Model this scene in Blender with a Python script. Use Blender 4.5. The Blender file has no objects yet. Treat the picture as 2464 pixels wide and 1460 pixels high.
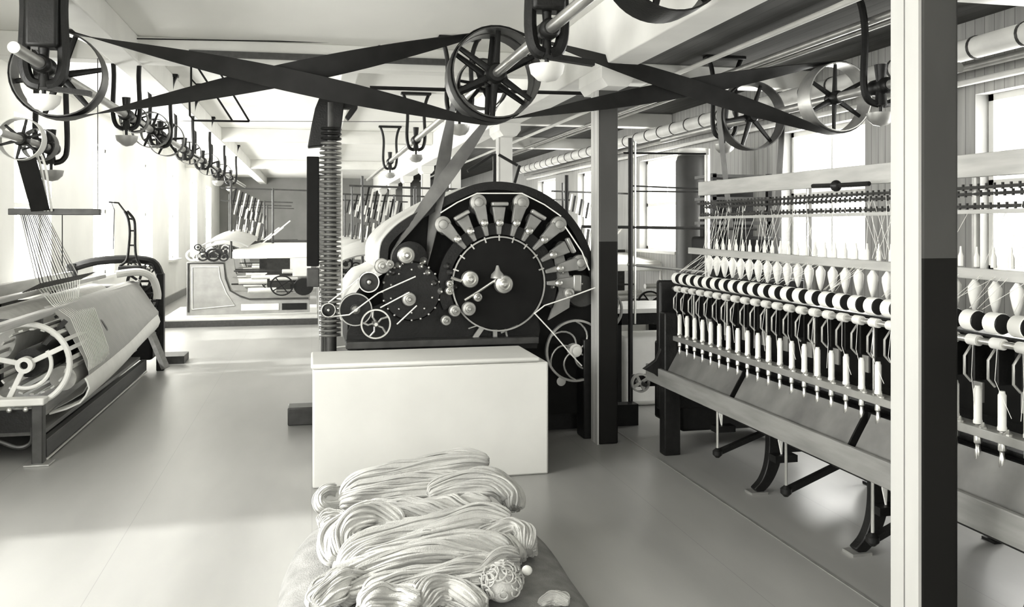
import bpy, math, random
from mathutils import Vector, Matrix
random.seed(7)
PI = math.pi
S = bpy.context.scene
C = S.collection

# ------------------------------------------------------------------ camera
F = 2136.0; A = math.radians(12.72); H = 1.6; HY = 545.0
cam_d = bpy.data.cameras.new('camera'); cam = bpy.data.objects.new('camera', cam_d); C.objects.link(cam)
cam_d.sensor_width = 36.0; cam_d.lens = F/2464*36.0
cam_d.shift_y = -(730-HY)/2464.0
cam_d.clip_end = 200
cam.location = (0, 0, H); cam.rotation_euler = (PI/2, 0, -A)
S.camera = cam
# ------------------------------------------------------------------ light
S.view_settings.view_transform = 'Standard'
S.view_settings.look = 'None'
S.view_settings.gamma = 1.0
S.view_settings.use_curve_mapping = False
S.view_settings.exposure = 0.42
CEIL = 3.2; XL = -2.9; XR = 5.0; YB = 30.0; YF = -2.5
LWIN = [(-1.6, -0.1), (1.9, 5.0)]+[(9.75 + 3.3*i, 11.05 + 3.3*i) for i in range(0, 6)]          # left wall openings (Y0,Y1); first two unseen, added for foreground light
LZ = (0.9, 2.75)
RWIN = [(4.4, 5.9), (7.3, 8.8), (11.6, 13.1), (14.9, 16.4), (18.0, 19.5)]
RZ = (1.25, 2.62)
FWIN = [(-2.2, -0.7), (0.4, 1.9)]                                   # X ranges of unseen windows behind the camera, added for fill light
w = bpy.data.worlds.new('sky'); S.world = w; w.use_nodes = True
w.node_tree.nodes['Background'].inputs[0].default_value = (1.0, 0.99, 0.92, 1)
w.node_tree.nodes['Background'].inputs[1].default_value = 1.6
TINT = (1.0, 0.995, 0.955)
def area(name, loc, rot, sx, sy, e):
    d = bpy.data.lights.new(name, 'AREA'); d.shape = 'RECTANGLE'; d.size = sx; d.size_y = sy; d.energy = e; d.color = TINT
    o = bpy.data.objects.new(name, d); C.objects.link(o); o.location = loc; o.rotation_euler = rot
    return o
LE, RE, FE = 210, 90, 40
for a, b in LWIN: area('window_light', (XL-0.30, (a+b)/2, sum(LZ)/2), (0, -PI/2, 0), LZ[1]-LZ[0], b-a, LE)
for a, b in RWIN: area('window_light', (XR+0.30, (a+b)/2, sum(RZ)/2), (0, PI/2, 0), RZ[1]-RZ[0], b-a, RE)
for a, b in FWIN: area('window_light', ((a+b)/2, YF-0.30, 1.9), (PI/2, 0, 0), b-a, 1.7, FE)
sd = bpy.data.lights.new('sun', 'SUN'); sd.energy = 5.0; sd.angle = math.radians(4.0); sd.color = TINT
so = bpy.data.objects.new('sun', sd); C.objects.link(so)
so.rotation_euler = Vector((math.cos(math.radians(35)), 0.03, -math.sin(math.radians(35)))).to_track_quat('-Z', 'Y').to_euler()
so.location = (-12, 8, 9)
S.cycles.use_denoising = True
S.cycles.max_bounces = 10; S.cycles.diffuse_bounces = 6; S.cycles.transparent_max_bounces = 12

# ------------------------------------------------------------------ measuring: a photograph pixel met with a plane of the room
def W(px, py, X=None, Y=None, Z=None):
    u = (px-1232)/F
    d = (math.sin(A)+u*math.cos(A), math.cos(A)-u*math.sin(A), (HY-py)/F)
    if Y is not None: t = Y/d[1]
    elif X is not None: t = X/d[0]
    else: t = (Z-H)/d[2]
    return Vector((d[0]*t, d[1]*t, H+d[2]*t))
def TT(px, Y): return Y/(math.cos(A)-(px-1232)/F*math.sin(A))
def WC(px, py, rp, Y):
    p = W(px, py, Y=Y); return p.x, p.z, rp*TT(px, Y)/F

# ------------------------------------------------------------------ materials
def mat(name, g, rough=0.6, metal=0.0, noise=0.12, scale=8.0, stretch=(1, 1, 1), bump=0.0, bscale=60.0, tint=TINT, spec=0.5):
    m = bpy.data.materials.new(name); m.use_nodes = True
    nt = m.node_tree; b = nt.nodes['Principled BSDF']
    b.inputs['Roughness'].default_value = rough; b.inputs['Metallic'].default_value = metal
    b.inputs['Specular IOR Level'].default_value = spec
    tc = nt.nodes.new('ShaderNodeTexCoord'); mp = nt.nodes.new('ShaderNodeMapping'); mp.inputs['Scale'].default_value = stretch
    nz = nt.nodes.new('ShaderNodeTexNoise'); nz.inputs['Scale'].default_value = scale; nz.inputs['Detail'].default_value = 5
    nt.links.new(tc.outputs['Object'], mp.inputs[0]); nt.links.new(mp.outputs[0], nz.inputs['Vector'])
    cr = nt.nodes.new('ShaderNodeValToRGB')
    lo = max(0.0, g*(1-noise)); hi = min(1.0, g*(1+noise))
    cr.color_ramp.elements[0].position = 0.3; cr.color_ramp.elements[1].position = 0.7
    cr.color_ramp.elements[0].color = (lo*tint[0], lo*tint[1], lo*tint[2], 1)
    cr.color_ramp.elements[1].color = (hi*tint[0], hi*tint[1], hi*tint[2], 1)
    nt.links.new(nz.outputs['Fac'], cr.inputs[0]); nt.links.new(cr.outputs[0], b.inputs['Base Color'])
    if bump:
        n2 = nt.nodes.new('ShaderNodeTexNoise'); n2.inputs['Scale'].default_value = bscale
        nt.links.new(mp.outputs[0], n2.inputs['Vector'])
        bp = nt.nodes.new('ShaderNodeBump'); bp.inputs['Strength'].default_value = bump; bp.inputs['Distance'].default_value = 0.01
        nt.links.new(n2.outputs['Fac'], bp.inputs['Height']); nt.links.new(bp.outputs[0], b.inputs['Normal'])
    return m
def stripes(m, axis, period, depth, width=0.06):
    """dark seams between boards, across the given object axis"""
    nt = m.node_tree; b = nt.nodes['Principled BSDF']
    src = b.inputs['Base Color'].links[0].from_socket
    tc = nt.nodes.new('ShaderNodeTexCoord'); sp = nt.nodes.new('ShaderNodeSeparateXYZ'); nt.links.new(tc.outputs['Object'], sp.inputs[0])
    d = nt.nodes.new('ShaderNodeMath'); d.operation = 'DIVIDE'; d.inputs[1].default_value = period
    nt.links.new(sp.outputs[axis], d.inputs[0])
    fr = nt.nodes.new('ShaderNodeMath'); fr.operation = 'FRACT'; nt.links.new(d.outputs[0], fr.inputs[0])
    lt = nt.nodes.new('ShaderNodeMath'); lt.operation = 'LESS_THAN'; lt.inputs[1].default_value = width; nt.links.new(fr.outputs[0], lt.inputs[0])
    ml = nt.nodes.new('ShaderNodeMath'); ml.operation = 'MULTIPLY'; ml.inputs[1].default_value = depth; nt.links.new(lt.outputs[0], ml.inputs[0])
    mx = nt.nodes.new('ShaderNodeMix'); mx.data_type = 'RGBA'
    nt.links.new(ml.outputs[0], mx.inputs[0]); nt.links.new(src, mx.inputs[6]); mx.inputs[7].default_value = (0.01, 0.01, 0.01, 1)
    nt.links.new(mx.outputs[2], b.inputs['Base Color'])
    return m
def twotone(m, z, low):
    nt = m.node_tree; b = nt.nodes['Principled BSDF']
    src = b.inputs['Base Color'].links[0].from_socket
    ge = nt.nodes.new('ShaderNodeNewGeometry'); sp = nt.nodes.new('ShaderNodeSeparateXYZ'); nt.links.new(ge.outputs['Position'], sp.inputs[0])
    lt = nt.nodes.new('ShaderNodeMath'); lt.operation = 'LESS_THAN'; lt.inputs[1].default_value = z; nt.links.new(sp.outputs[2], lt.inputs[0])
    mx = nt.nodes.new('ShaderNodeMix'); mx.data_type = 'RGBA'
    nt.links.new(lt.outputs[0], mx.inputs[0]); nt.links.new(src, mx.inputs[6]); mx.inputs[7].default_value = (low, low*.985, low*.9, 1)
    nt.links.new(mx.outputs[2], b.inputs['Base Color'])
    return m
M = {}
M['floor'] = stripes(mat('floor_boards', 0.29, 0.34, 0, 0.16, 1.6, (1, 0.25, 1)), 0, 0.95, 0.25, 0.004)
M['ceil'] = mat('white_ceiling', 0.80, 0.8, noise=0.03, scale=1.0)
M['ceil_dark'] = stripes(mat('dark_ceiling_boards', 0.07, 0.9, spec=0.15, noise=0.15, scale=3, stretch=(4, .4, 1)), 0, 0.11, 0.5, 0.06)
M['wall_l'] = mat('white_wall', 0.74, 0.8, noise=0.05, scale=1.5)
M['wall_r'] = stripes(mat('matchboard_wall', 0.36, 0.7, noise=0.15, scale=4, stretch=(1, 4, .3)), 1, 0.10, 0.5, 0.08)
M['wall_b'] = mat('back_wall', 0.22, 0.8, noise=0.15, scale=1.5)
M['beam'] = mat('painted_beam', 0.72, 0.7, noise=0.06, scale=3)
M['post'] = twotone(mat('painted_post', 0.07, 0.55, noise=0.10, scale=5, stretch=(1, 1, .3), spec=0.15), 1.49, 0.010)
M['iron'] = mat('black_iron', 0.008, 0.42, 0.0, 0.3, 20, bump=0.15, bscale=80, spec=0.3)
M['iron_g'] = mat('grey_iron', 0.05, 0.4, 0.3, 0.3, 15)
M['steel'] = mat('bright_steel', 0.62, 0.28, 0.9, 0.1, 10)
M['steel_w'] = mat('worn_steel', 0.40, 0.38, 0.6, 0.15, 10)
M['palepaint'] = mat('pale_paint', 0.66, 0.5, 0, 0.08, 6)
M['belt'] = mat('leather_belt', 0.014, 0.65, 0, 0.25, 8, spec=0.2)
M['belt_g'] = mat('worn_leather_belt', 0.13, 0.55, 0, 0.25, 8)
M['wood'] = mat('grey_wood', 0.20, 0.55, 0, 0.2, 6, (4, .5, 4))
M['wood_l'] = mat('light_wood', 0.42, 0.55, 0, 0.15, 6, (4, .5, 4))
M['wood_d'] = mat('dark_wood', 0.05, 0.5, 0, 0.25, 6, (4, .5, 4))
M['yarn'] = mat('raw_yarn', 0.43, 0.9, 0, 0.14, 9, bump=0.4, bscale=220)
M['cloth'] = mat('pale_cloth', 0.52, 0.85, 0, 0.08, 14, bump=0.2, bscale=200)
M['white'] = mat('white_cotton', 0.80, 0.8, 0, 0.04, 10)
M['sack'] = mat('burlap', 0.20, 0.95, 0, 0.2, 14, bump=0.6, bscale=150)
M['box'] = mat('white_box_paint', 0.66, 0.75, 0, 0.05, 2.5)
M['dark'] = mat('dark_paint', 0.008, 0.55, 0, 0.2, 10, spec=0.12)
M['tray'] = mat('grey_tin', 0.15, 0.5, 0.1, 0.3, 5)
M['iron_arm'] = mat('grey_painted_arm', 0.22, 0.45, 0.1, 0.15, 10)
M['sheet'] = stripes(mat('warp_sheet', 0.46, 0.8, noise=0.05), 1, 0.03, 0.35, 0.35)
M['frame_g'] = mat('grey_frame', 0.30, 0.5, noise=0.15, scale=6)
M['tankm'] = mat('tank_iron', 0.05, 0.45, 0.2, 0.2, 4)
M['ribm'] = mat('ribbed_tin', 0.24, 0.35, 0.6, 0.2, 10)
M['postw'] = mat('white_side_board', 0.46, 0.6, noise=0.06, scale=6, stretch=(1, 1, .2))
g = bpy.data.materials.new('window_glass'); g.use_nodes = True; nt = g.node_tree
for n in list(nt.nodes): nt.nodes.remove(n)
o_ = nt.nodes.new('ShaderNodeOutputMaterial'); t_ = nt.nodes.new('ShaderNodeBsdfTransparent'); gl = nt.nodes.new('ShaderNodeBsdfGlossy')
gl.inputs['Roughness'].default_value = 0.05; mx_ = nt.nodes.new('ShaderNodeMixShader'); mx_.inputs[0].default_value = 0.06
nt.links.new(t_.outputs[0], mx_.inputs[1]); nt.links.new(gl.outputs[0], mx_.inputs[2]); nt.links.new(mx_.outputs[0], o_.inputs[0])
M['glass'] = g

# ------------------------------------------------------------------ mesh builder
OFF = {}
def axes(d):
    d = Vector(d).normalized()
    up = Vector((0, 0, 1)) if abs(d.z) < 0.95 else Vector((1, 0, 0))
    a = d.cross(up).normalized(); b = a.cross(d).normalized()
    return d, a, b
class MB:
    def __init__(s): s.v = []; s.f = []
    def add(s, vs, fs):
        k = len(s.v); s.v += [Vector(p) for p in vs]; s.f += [tuple(i+k for i in q) for q in fs]; return s
    def box(s, x0, x1, y0, y1, z0, z1):
        vs = [(x, y, z) for x in (x0, x1) for y in (y0, y1) for z in (z0, z1)]
        return s.add(vs, [(0, 1, 3, 2), (4, 6, 7, 5), (0, 4, 5, 1), (2, 3, 7, 6), (0, 2, 6, 4), (1, 5, 7, 3)])
    def bar(s, p, q, wa, wb, up=(0, 0, 1)):
        p = Vector(p); q = Vector(q); d = (q-p).normalized(); u = Vector(up)
        if abs(d.dot(u)) > 0.98: u = Vector((0, 1, 0))
        a = d.cross(u).normalized()*wa/2; b = a.cross(d).normalized()*wb/2
        vs = [p-a-b, p+a-b, p+a+b, p-a+b, q-a-b, q+a-b, q+a+b, q-a+b]
        return s.add(vs, [(0, 1, 2, 3), (7, 6, 5, 4), (0, 4, 5, 1), (1, 5, 6, 2), (2, 6, 7, 3), (3, 7, 4, 0)])
    def cyl(s, p, q, r, r2=None, n=16):
        return s.lathe(p, Vector(q)-Vector(p), [(r, 0), (r if r2 is None else r2, 1)], n)
    def lathe(s, p, ax, prof, n=20, cap=True):
        """prof: (radius, fraction along ax)"""
        p = Vector(p); ax = Vector(ax); d, a, b = axes(ax); vs = []; fs = []
        for r, h in prof:
            for i in range(n):
                t = 2*PI*i/n; vs.append(p+ax*h+(a*math.cos(t)+b*math.sin(t))*r)
        for j in range(len(prof)-1):
            for i in range(n):
                k = (i+1) % n; fs.append((j*n+i, j*n+k, (j+1)*n+k, (j+1)*n+i))
        if cap: fs.append(tuple(range(n-1, -1, -1))); fs.append(tuple((len(prof)-1)*n+i for i in range(n)))
        return s.add(vs, fs)
    def ball(s, c, r, n=12, sz=1.0):
        prof = [(max(0.0005, r*math.sin(PI*k/8)), (1-math.cos(PI*k/8))/2) for k in range(9)]
        return s.lathe(Vector(c)-Vector((0, 0, r*sz)), Vector((0, 0, 2*r*sz)), prof, n)
    def ring(s, c, ax, R, ri, w, n=40):
        """flat rim: outer R, inner ri, width w along ax, centred"""
        d, a, b = axes(ax); c = Vector(c); vs = []; fs = []
        for i in range(n):
            t = 2*PI*i/n; e = a*math.cos(t)+b*math.sin(t)
            vs += [c+e*R-d*w/2, c+e*R+d*w/2, c+e*ri+d*w/2, c+e*ri-d*w/2]
        for i in range(n):
            k = (i+1) % n
            for j in range(4): fs.append((i*4+j, k*4+j, k*4+(j+1) % 4, i*4+(j+1) % 4))
        return s.add(vs, fs)
    def tube(s, pts, r, n=8, closed=False, rr=None):
        pts = [Vector(p) for p in pts]; m = len(pts); vs = []; fs = []; a = None
        for i, p in enumerate(pts):
            if closed: d = pts[(i+1) % m]-pts[i-1]
            else: d = pts[min(i+1, m-1)]-pts[max(i-1, 0)]
            if d.length < 1e-9: d = Vector((0, 0, 1))
            d.normalize()
            if a is None: _, a, _b = axes(d)
            a = (a-d*a.dot(d)); a = a.normalized() if a.length > 1e-6 else axes(d)[1]
            b = d.cross(a); q = rr[i] if rr else r
            for k in range(n):
                t = 2*PI*k/n; vs.append(p+(a*math.cos(t)+b*math.sin(t))*q)
        for i in range(m if closed else m-1):
            j = (i+1) % m
            for k in range(n):
                l = (k+1) % n; fs.append((i*n+k, i*n+l, j*n+l, j*n+k))
        if not closed: fs.append(tuple(range(n-1, -1, -1))); fs.append(tuple((m-1)*n+k for k in range(n)))
        return s.add(vs, fs)
    def prism(s, poly, y0, y1):
        """poly of (x,z) extruded along Y"""
        n = len(poly); vs = [(x, y0, z) for x, z in poly]+[(x, y1, z) for x, z in poly]
        fs = [tuple(range(n)), tuple(range(2*n-1, n-1, -1))]+[(i, (i+1) % n+0, (i+1) % n+n, i+n) for i in range(n)]
        return s.add(vs, fs)
    def shell(s, line, y0, y1, th, ny=1):
        """an open line of (x,z) extruded along Y, with thickness inward (to the right of travel)"""
        n = len(line); P = [Vector((x, 0, z)) for x, z in line]; Q = []
        for i in range(n):
            d = (P[min(i+1, n-1)]-P[max(i-1, 0)]).normalized(); Q.append(P[i]+Vector((d.z, 0, -d.x))*th)
        poly = [(p.x, p.z) for p in P]+[(q.x, q.z) for q in reversed(Q)]
        vs = [(x, y0, z) for x, z in poly]+[(x, y1, z) for x, z in poly]; m = 2*n; fs = []
        for i in range(m): k = (i+1) % m; fs.append((i, k, k+m, i+m))
        for i in range(n-1):
            fs.append((i, m-1-i, m-2-i, i+1)); fs.append((i+m, i+1+m, m-2-i+m, m-1-i+m))
        return s.add(vs, fs)
    def grid(s, rows, th=0.004):
        nr = len(rows); nc = len(rows[0]); top = [Vector(p) for r in rows for p in r]; vs = list(top)
        nrm = []
        for i in range(nr):
            for j in range(nc):
                a = top[min(i+1, nr-1)*nc+j]-top[max(i-1, 0)*nc+j]; b = top[i*nc+min(j+1, nc-1)]-top[i*nc+max(j-1, 0)]
                q = a.cross(b); nrm.append(q.normalized() if q.length > 1e-9 else Vector((0, 0, 1)))
        vs += [top[i]-nrm[i]*th for i in range(len(top))]; k = len(top); fs = []
        for i in range(nr-1):
            for j in range(nc-1):
                q = (i*nc+j, i*nc+j+1, (i+1)*nc+j+1, (i+1)*nc+j); fs.append(q); fs.append(tuple(x+k for x in reversed(q)))
        bd = [j for j in range(nc)]+[i*nc+nc-1 for i in range(1, nr)]+[(nr-1)*nc+j for j in range(nc-2, -1, -1)]+[i*nc for i in range(nr-2, 0, -1)]
        for x in range(len(bd)): y = (x+1) % len(bd); fs.append((bd[x], bd[x]+k, bd[y]+k, bd[y]))
        return s.add(vs, fs)
    def build(s, name, m, parent=None, loc=None, bevel=0, smooth=True, kind=None, label=None):
        me = bpy.data.meshes.new(name)
        off = OFF[parent.as_pointer()] if parent else Vector(loc if loc is not None else (0, 0, 0))
        me.from_pydata([tuple(p-off) for p in s.v], [], s.f); me.update()
        import bmesh
        bm = bmesh.new(); bm.from_mesh(me); bmesh.ops.recalc_face_normals(bm, faces=bm.faces); bm.to_mesh(me); bm.free()
        me.materials.append(M[m] if isinstance(m, str) else m)
        if smooth:
            me.shade_smooth(); me.set_sharp_from_angle(angle=math.radians(35))
        o = bpy.data.objects.new(name, me); C.objects.link(o)
        if parent: o.parent = parent
        else: o.location = off
        OFF[o.as_pointer()] = off
        if bevel:
            b = o.modifiers.new('bevel', 'BEVEL'); b.width = bevel; b.segments = 2; b.limit_method = 'ANGLE'
        if kind: o['kind'] = kind
        if label: o['label'] = label
        return o
def tag(o, label, cat, group=None, kind=None):
    o['label'] = label; o['category'] = cat
    if group: o['group'] = group
    if kind: o['kind'] = kind
    return o
def empty(name, loc, label=None, cat=None, group=None):
    o = bpy.data.objects.new(name, None); C.objects.link(o); o.location = loc; o.empty_display_size = 0.1
    OFF[o.as_pointer()] = Vector(loc)
    if label: tag(o, label, cat, group)
    return o
def copy_tree(o, loc=None, label=None, group=None, parent=None):
    c = o.copy(); C.objects.link(c); OFF[c.as_pointer()] = OFF.get(o.as_pointer(), Vector())
    if parent: c.parent = parent
    if loc is not None: c.location = loc; OFF[c.as_pointer()] = Vector(loc)
    if label: c['label'] = label
    if group: c['group'] = group
    for ch in [x for x in list(C.objects) if x.parent == o]: copy_tree(ch, parent=c)
    return c
def struct(mb, name, m, **k): o = mb.build(name, m, **k); o['kind'] = 'structure'; return o
YA = (0, 1, 0)

# ------------------------------------------------------------------ room shell
struct(MB().box(XL-.3, XR+.3, YF-.3, YB+.3, -0.2, 0), 'floor', 'floor')
struct(MB().box(XL-.3, 2.13, YF-.3, YB+.3, CEIL, CEIL+.2), 'ceiling', 'ceil')
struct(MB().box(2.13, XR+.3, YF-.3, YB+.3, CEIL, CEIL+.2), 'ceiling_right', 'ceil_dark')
def wall_x(name, x0, x1, wins, zz, m):
    b = MB(); y = YF
    for a, c in wins:
        b.box(x0, x1, y, a, 0, CEIL); b.box(x0, x1, a, c, 0, zz[0]); b.box(x0, x1, a, c, zz[1], CEIL); y = c
    b.box(x0, x1, y, YB, 0, CEIL)
    return struct(b, name, m)
wall_x('wall_left', XL-.25, XL, LWIN, LZ, 'wall_l')
wall_x('wall_right', XR, XR+.25, RWIN, RZ, 'wall_r')
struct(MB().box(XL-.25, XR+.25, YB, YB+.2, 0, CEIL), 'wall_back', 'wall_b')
b = MB(); x = XL-.25
for a, c in FWIN: b.box(x, a, YF-.25, YF, 0, CEIL).box(a, c, YF-.25, YF, 0, 1.05).box(a, c, YF-.25, YF, 2.75, CEIL); x = c
b.box(x, XR+.25, YF-.25, YF, 0, CEIL); struct(b, 'wall_front', 'wall_l')
M['base'] = mat('baseboard_paint', 0.20, 0.6)
struct(MB().box(XL, XL+.03, YF, YB, 0, .16), 'baseboard_left', 'base')
struct(MB().box(XR-.03, XR, YF, YB, 0, .16), 'baseboard_right', 'base')
nwin = 0
def window(x, a, c, zz, inward):
    """casement in the wall opening, x = plane, inward = +1/-1"""
    global nwin; nwin += 1
    r = empty('window_%d' % nwin, (x, (a+c)/2, zz[0])); r['kind'] = 'structure'
    f = MB(); t = 0.05
    for (y0, y1, z0, z1) in ((a, a+t, *zz), (c-t, c, *zz), (a, c, zz[0], zz[0]+t), (a, c, zz[1]-t, zz[1]), (a, c, (zz[0]+zz[1])/2-.025, (zz[0]+zz[1])/2+.025)):
        f.box(x-.03, x+.03, y0, y1, z0, z1)
    f.build('window_frame', 'beam', r)
    m = MB(); m.box(x-.012, x+.012, (a+c)/2-.012, (a+c)/2+.012, zz[0]+t, zz[1]-t)
    m.build('muntin', 'beam', r)
    MB().box(x-.003, x+.003, a+t, c-t, zz[0]+t, zz[1]-t).build('pane', 'glass', r)
    MB().box(*(sorted((x+.03*inward, x+.22*inward))), a-.04, c+.04, zz[0]-.04, zz[0]+.002).build('window_sill', 'beam', r)
for a, c in LWIN: window(XL-.15, a, c, LZ, 1)
for a, c in RWIN: window(XR+.15, a, c, RZ, -1)
for a, c in FWIN:
    nwin += 1; r = empty('window_%d' % nwin, ((a+c)/2, YF-.15, 1.05)); r['kind'] = 'structure'
    f = MB()
    for q in ((a, a+.05, 1.05, 2.75), (c-.05, c, 1.05, 2.75), (a, c, 1.05, 1.1), (a, c, 2.7, 2.75), (a, c, 1.87, 1.93)): f.box(q[0], q[1], YF-.18, YF-.12, q[2], q[3])
    f.build('window_frame', 'beam', r); MB().box(a+.05, c-.05, YF-.153, YF-.147, 1.1, 2.7).build('pane', 'glass', r)

# beams
GX = 2.13
struct(MB().box(GX-.12, GX+.12, YF, YB, 2.74, CEIL), 'ceiling_beam', 'beam', bevel=.01)
struct(MB().box(-1.64, -1.42, YF, YB, 2.98, CEIL), 'ceiling_beam', 'beam', bevel=.01)
struct(MB().box(0.28, 0.44, 8.1, YB, 3.06, CEIL), 'ceiling_beam', 'beam', bevel=.01)
for y in (7.95, 15.0, 22.0): struct(MB().box(XL, GX-.12, y, y+.2, 2.99, CEIL), 'ceiling_beam', 'beam', bevel=.01)
for y in (4.6, 8.2, 11.8, 15.4): struct(MB().box(GX+.12, XR, y, y+.2, 3.0, CEIL), 'ceiling_beam', 'beam', bevel=.01)
struct(MB().box(2.325, 2.34, YF, 12, 0, 0.003), 'trim_1', 'steel_w')
# posts
def post(y, label, hw=.075, m='post'):
    r = empty('wooden_post', (GX, y, 0), label, 'post', 'wooden posts under the girder')
    MB().box(GX-hw, GX+hw, y-hw, y+hw, 0, 2.62).build('post_shaft', m, r, bevel=.012)
    MB().box(GX-hw-.012, GX-hw, y-hw, y-.004, 0, 2.6).box(GX-hw-.012, GX-hw, y+.004, y+hw, 0, 2.6).build('side_board', 'postw', r, label='white board on the left face of the post')
    MB().prism([(GX-.12, 2.74), (GX-.12, 2.66), (GX-.075, 2.60), (GX+.075, 2.60), (GX+.12, 2.66), (GX+.12, 2.74)], y-.28, y+.28).build('bolster_cap', 'beam', r)
post(2.755, 'tall square post at right front, pale on its left face and black on its front')
post(6.285, 'square two-tone post rising beside the curved-spoke wheels, right of the carding machine')
post(9.81, 'pale post directly behind the big overhead pulley, above the carding machine hood', m='beam')
post(13.35, 'pale post just left of the one behind the big overhead pulley', m='beam')
for i, y in enumerate((16.9, 20.4, 24.0, 27.5)): post(y, 'far thin post deep in the room, %s' % ('nearest of the four', 'second of the four', 'third of the four', 'last by the back wall')[i], m='beam')

# ------------------------------------------------------------------ overhead shafts, pulleys, hangers, belts
def shaft(x, z, y0, y1, label, m='steel', r=0.032):
    o = MB().cyl((x, y0, z), (x, y1, z), r, n=18).build('line_shaft', m, loc=(x, y0, z)); return tag(o, label, 'line shaft')
def pulley(x, y, z, r, w, label, ns=6, m='iron', rimm='iron_g', a0=0.3, group=None, hub=0.05, parent=None, crown=True, curved=0):
    p = parent or empty('belt_pulley', (x, y, z), label, 'pulley', group)
    rim = MB(); th = max(.008, r*.045)
    n = 44; d, a, b = axes(YA)
    prof = [(r-th, -w/2), (r-th*.3, -w/2), (r, 0), (r-th*.3, w/2), (r-th, w/2)]
    vs = []; fs = []; k = len(prof)
    for i in range(n):
        t = 2*PI*i/n; e = a*math.cos(t)+b*math.sin(t)
        vs += [Vector((x, y, z))+e*q+Vector((0, h, 0)) for q, h in prof]
    for i in range(n):
        j = (i+1) % n
        for q in range(k): fs.append((i*k+q, j*k+q, j*k+(q+1) % k, i*k+(q+1) % k))
    rim.add(vs, fs); rim.build('rim', rimm, p)
    for i in range(ns):
        t = a0+2*PI*i/ns; s = MB()
        if curved:
            pts = [Vector((x+math.cos(t+curved*q*q)*(r-th)*q, y, z+math.sin(t+curved*q*q)*(r-th)*q)) for q in [hub/r*.6+(1-hub/r*.6)*j/9 for j in range(10)]]
            s.tube(pts, r*.035, 8)
        else:
            e = Vector((math.cos(t), 0, math.sin(t))); c = Vector((x, y, z)); per = Vector((-e.z, 0, e.x))
            w0, w1 = r*.085, r*.055; P = c+e*hub*.6; Q = c+e*(r-th*.6)
            vs = []
            for pt, ww, tt in ((P, w0, r*.05), (Q, w1, r*.035)):
                for kk in range(8):
                    q = 2*PI*kk/8; vs.append(pt+per*ww*math.cos(q)+Vector((0, 1, 0))*tt*math.sin(q))
            s.add(vs, [(k_, (k_+1) % 8, (k_+1) % 8+8, k_+8) for k_ in range(8)]+[tuple(range(8)), tuple(range(15, 7, -1))])
        s.build('spoke', m, p)
    MB().lathe((x, y-w*.45, z), (0, w*.9, 0), [(hub*.8, 0), (hub, .15), (hub, .85), (hub*.8, 1)], 18).build('hub', m, p)
    return p
def hanger(x, y, z, label, group='drop hangers of the overhead shafts', sc=1.0, pan=True, top=CEIL, heavy=False, m='iron'):
    r = empty('shaft_hanger', (x, y, top), label, 'hanger', group)
    MB().box(x-.2*sc, x+.2*sc, y-.05, y+.05, top-.03, top).build('foot_plate', m, r, bevel=.006)
    for s in (-1, 1):
        pts = [(x+s*.17*sc, y, top-.02), (x+s*.13*sc, y, top-.12), (x+s*.11*sc, y, (top+z)/2+.02), (x+s*.12*sc, y, z+.03), (x+s*.09*sc, y, z-.09), (x+s*.02, y, z-.12)]
        MB().tube(smooth(pts, 5), .022*sc if not heavy else .035, 8).build('hanger_arm', m, r)
    MB().cyl((x, y, z+.03), (x, y, z+.15), .028*sc, .04*sc).build('adjusting_screw', m, r)
    MB().cyl((x, y, z-.13), (x, y, z-.03), .04*sc, .028*sc).build('lower_screw', m, r)
    bb = MB(); bb.lathe((x, y-.1, z), (0, .2, 0), [(.042, 0), (.055, .1), (.055, .3), (.046, .4), (.046, .6), (.055, .7), (.055, .9), (.042, 1)], 18)
    bb.build('bearing', m, r)
    if heavy:
        MB().box(x-.09, x+.09, y-.07, y+.07, z+.1, top-.02).build('bracket_body', m, r, bevel=.02)
        MB().bar((x-.02, y, z-.13), (x+.26, y, z-.16), .05, .03).build('oil_arm', m, r)
    if pan:
        MB().lathe((x, y, z-.27), (0, 0, .09), [(.005, 0), (.05, .12), (.085, .5), (.095, 1), (.088, 1), (.07, .5), (.005, .2)], 20, cap=False).build('drip_pan', 'palepaint' if heavy else 'steel_w', r)
        MB().cyl((x, y, z-.2), (x, y, z-.1), .012).build('pan_rod', m, r)
    return r
def smooth(pts, n=6):
    P = [Vector(p) for p in pts]; out = []
    for i in range(len(P)-1):
        p0 = P[max(i-1, 0)]; p1 = P[i]; p2 = P[i+1]; p3 = P[min(i+2, len(P)-1)]
        for k in range(n):
            t = k/n; out.append(0.5*((2*p1)+(p2-p0)*t+(2*p0-5*p1+4*p2-p3)*t*t+(-p0+3*p1-3*p2+p3)*t**3))
    out.append(P[-1]); return out
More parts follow.
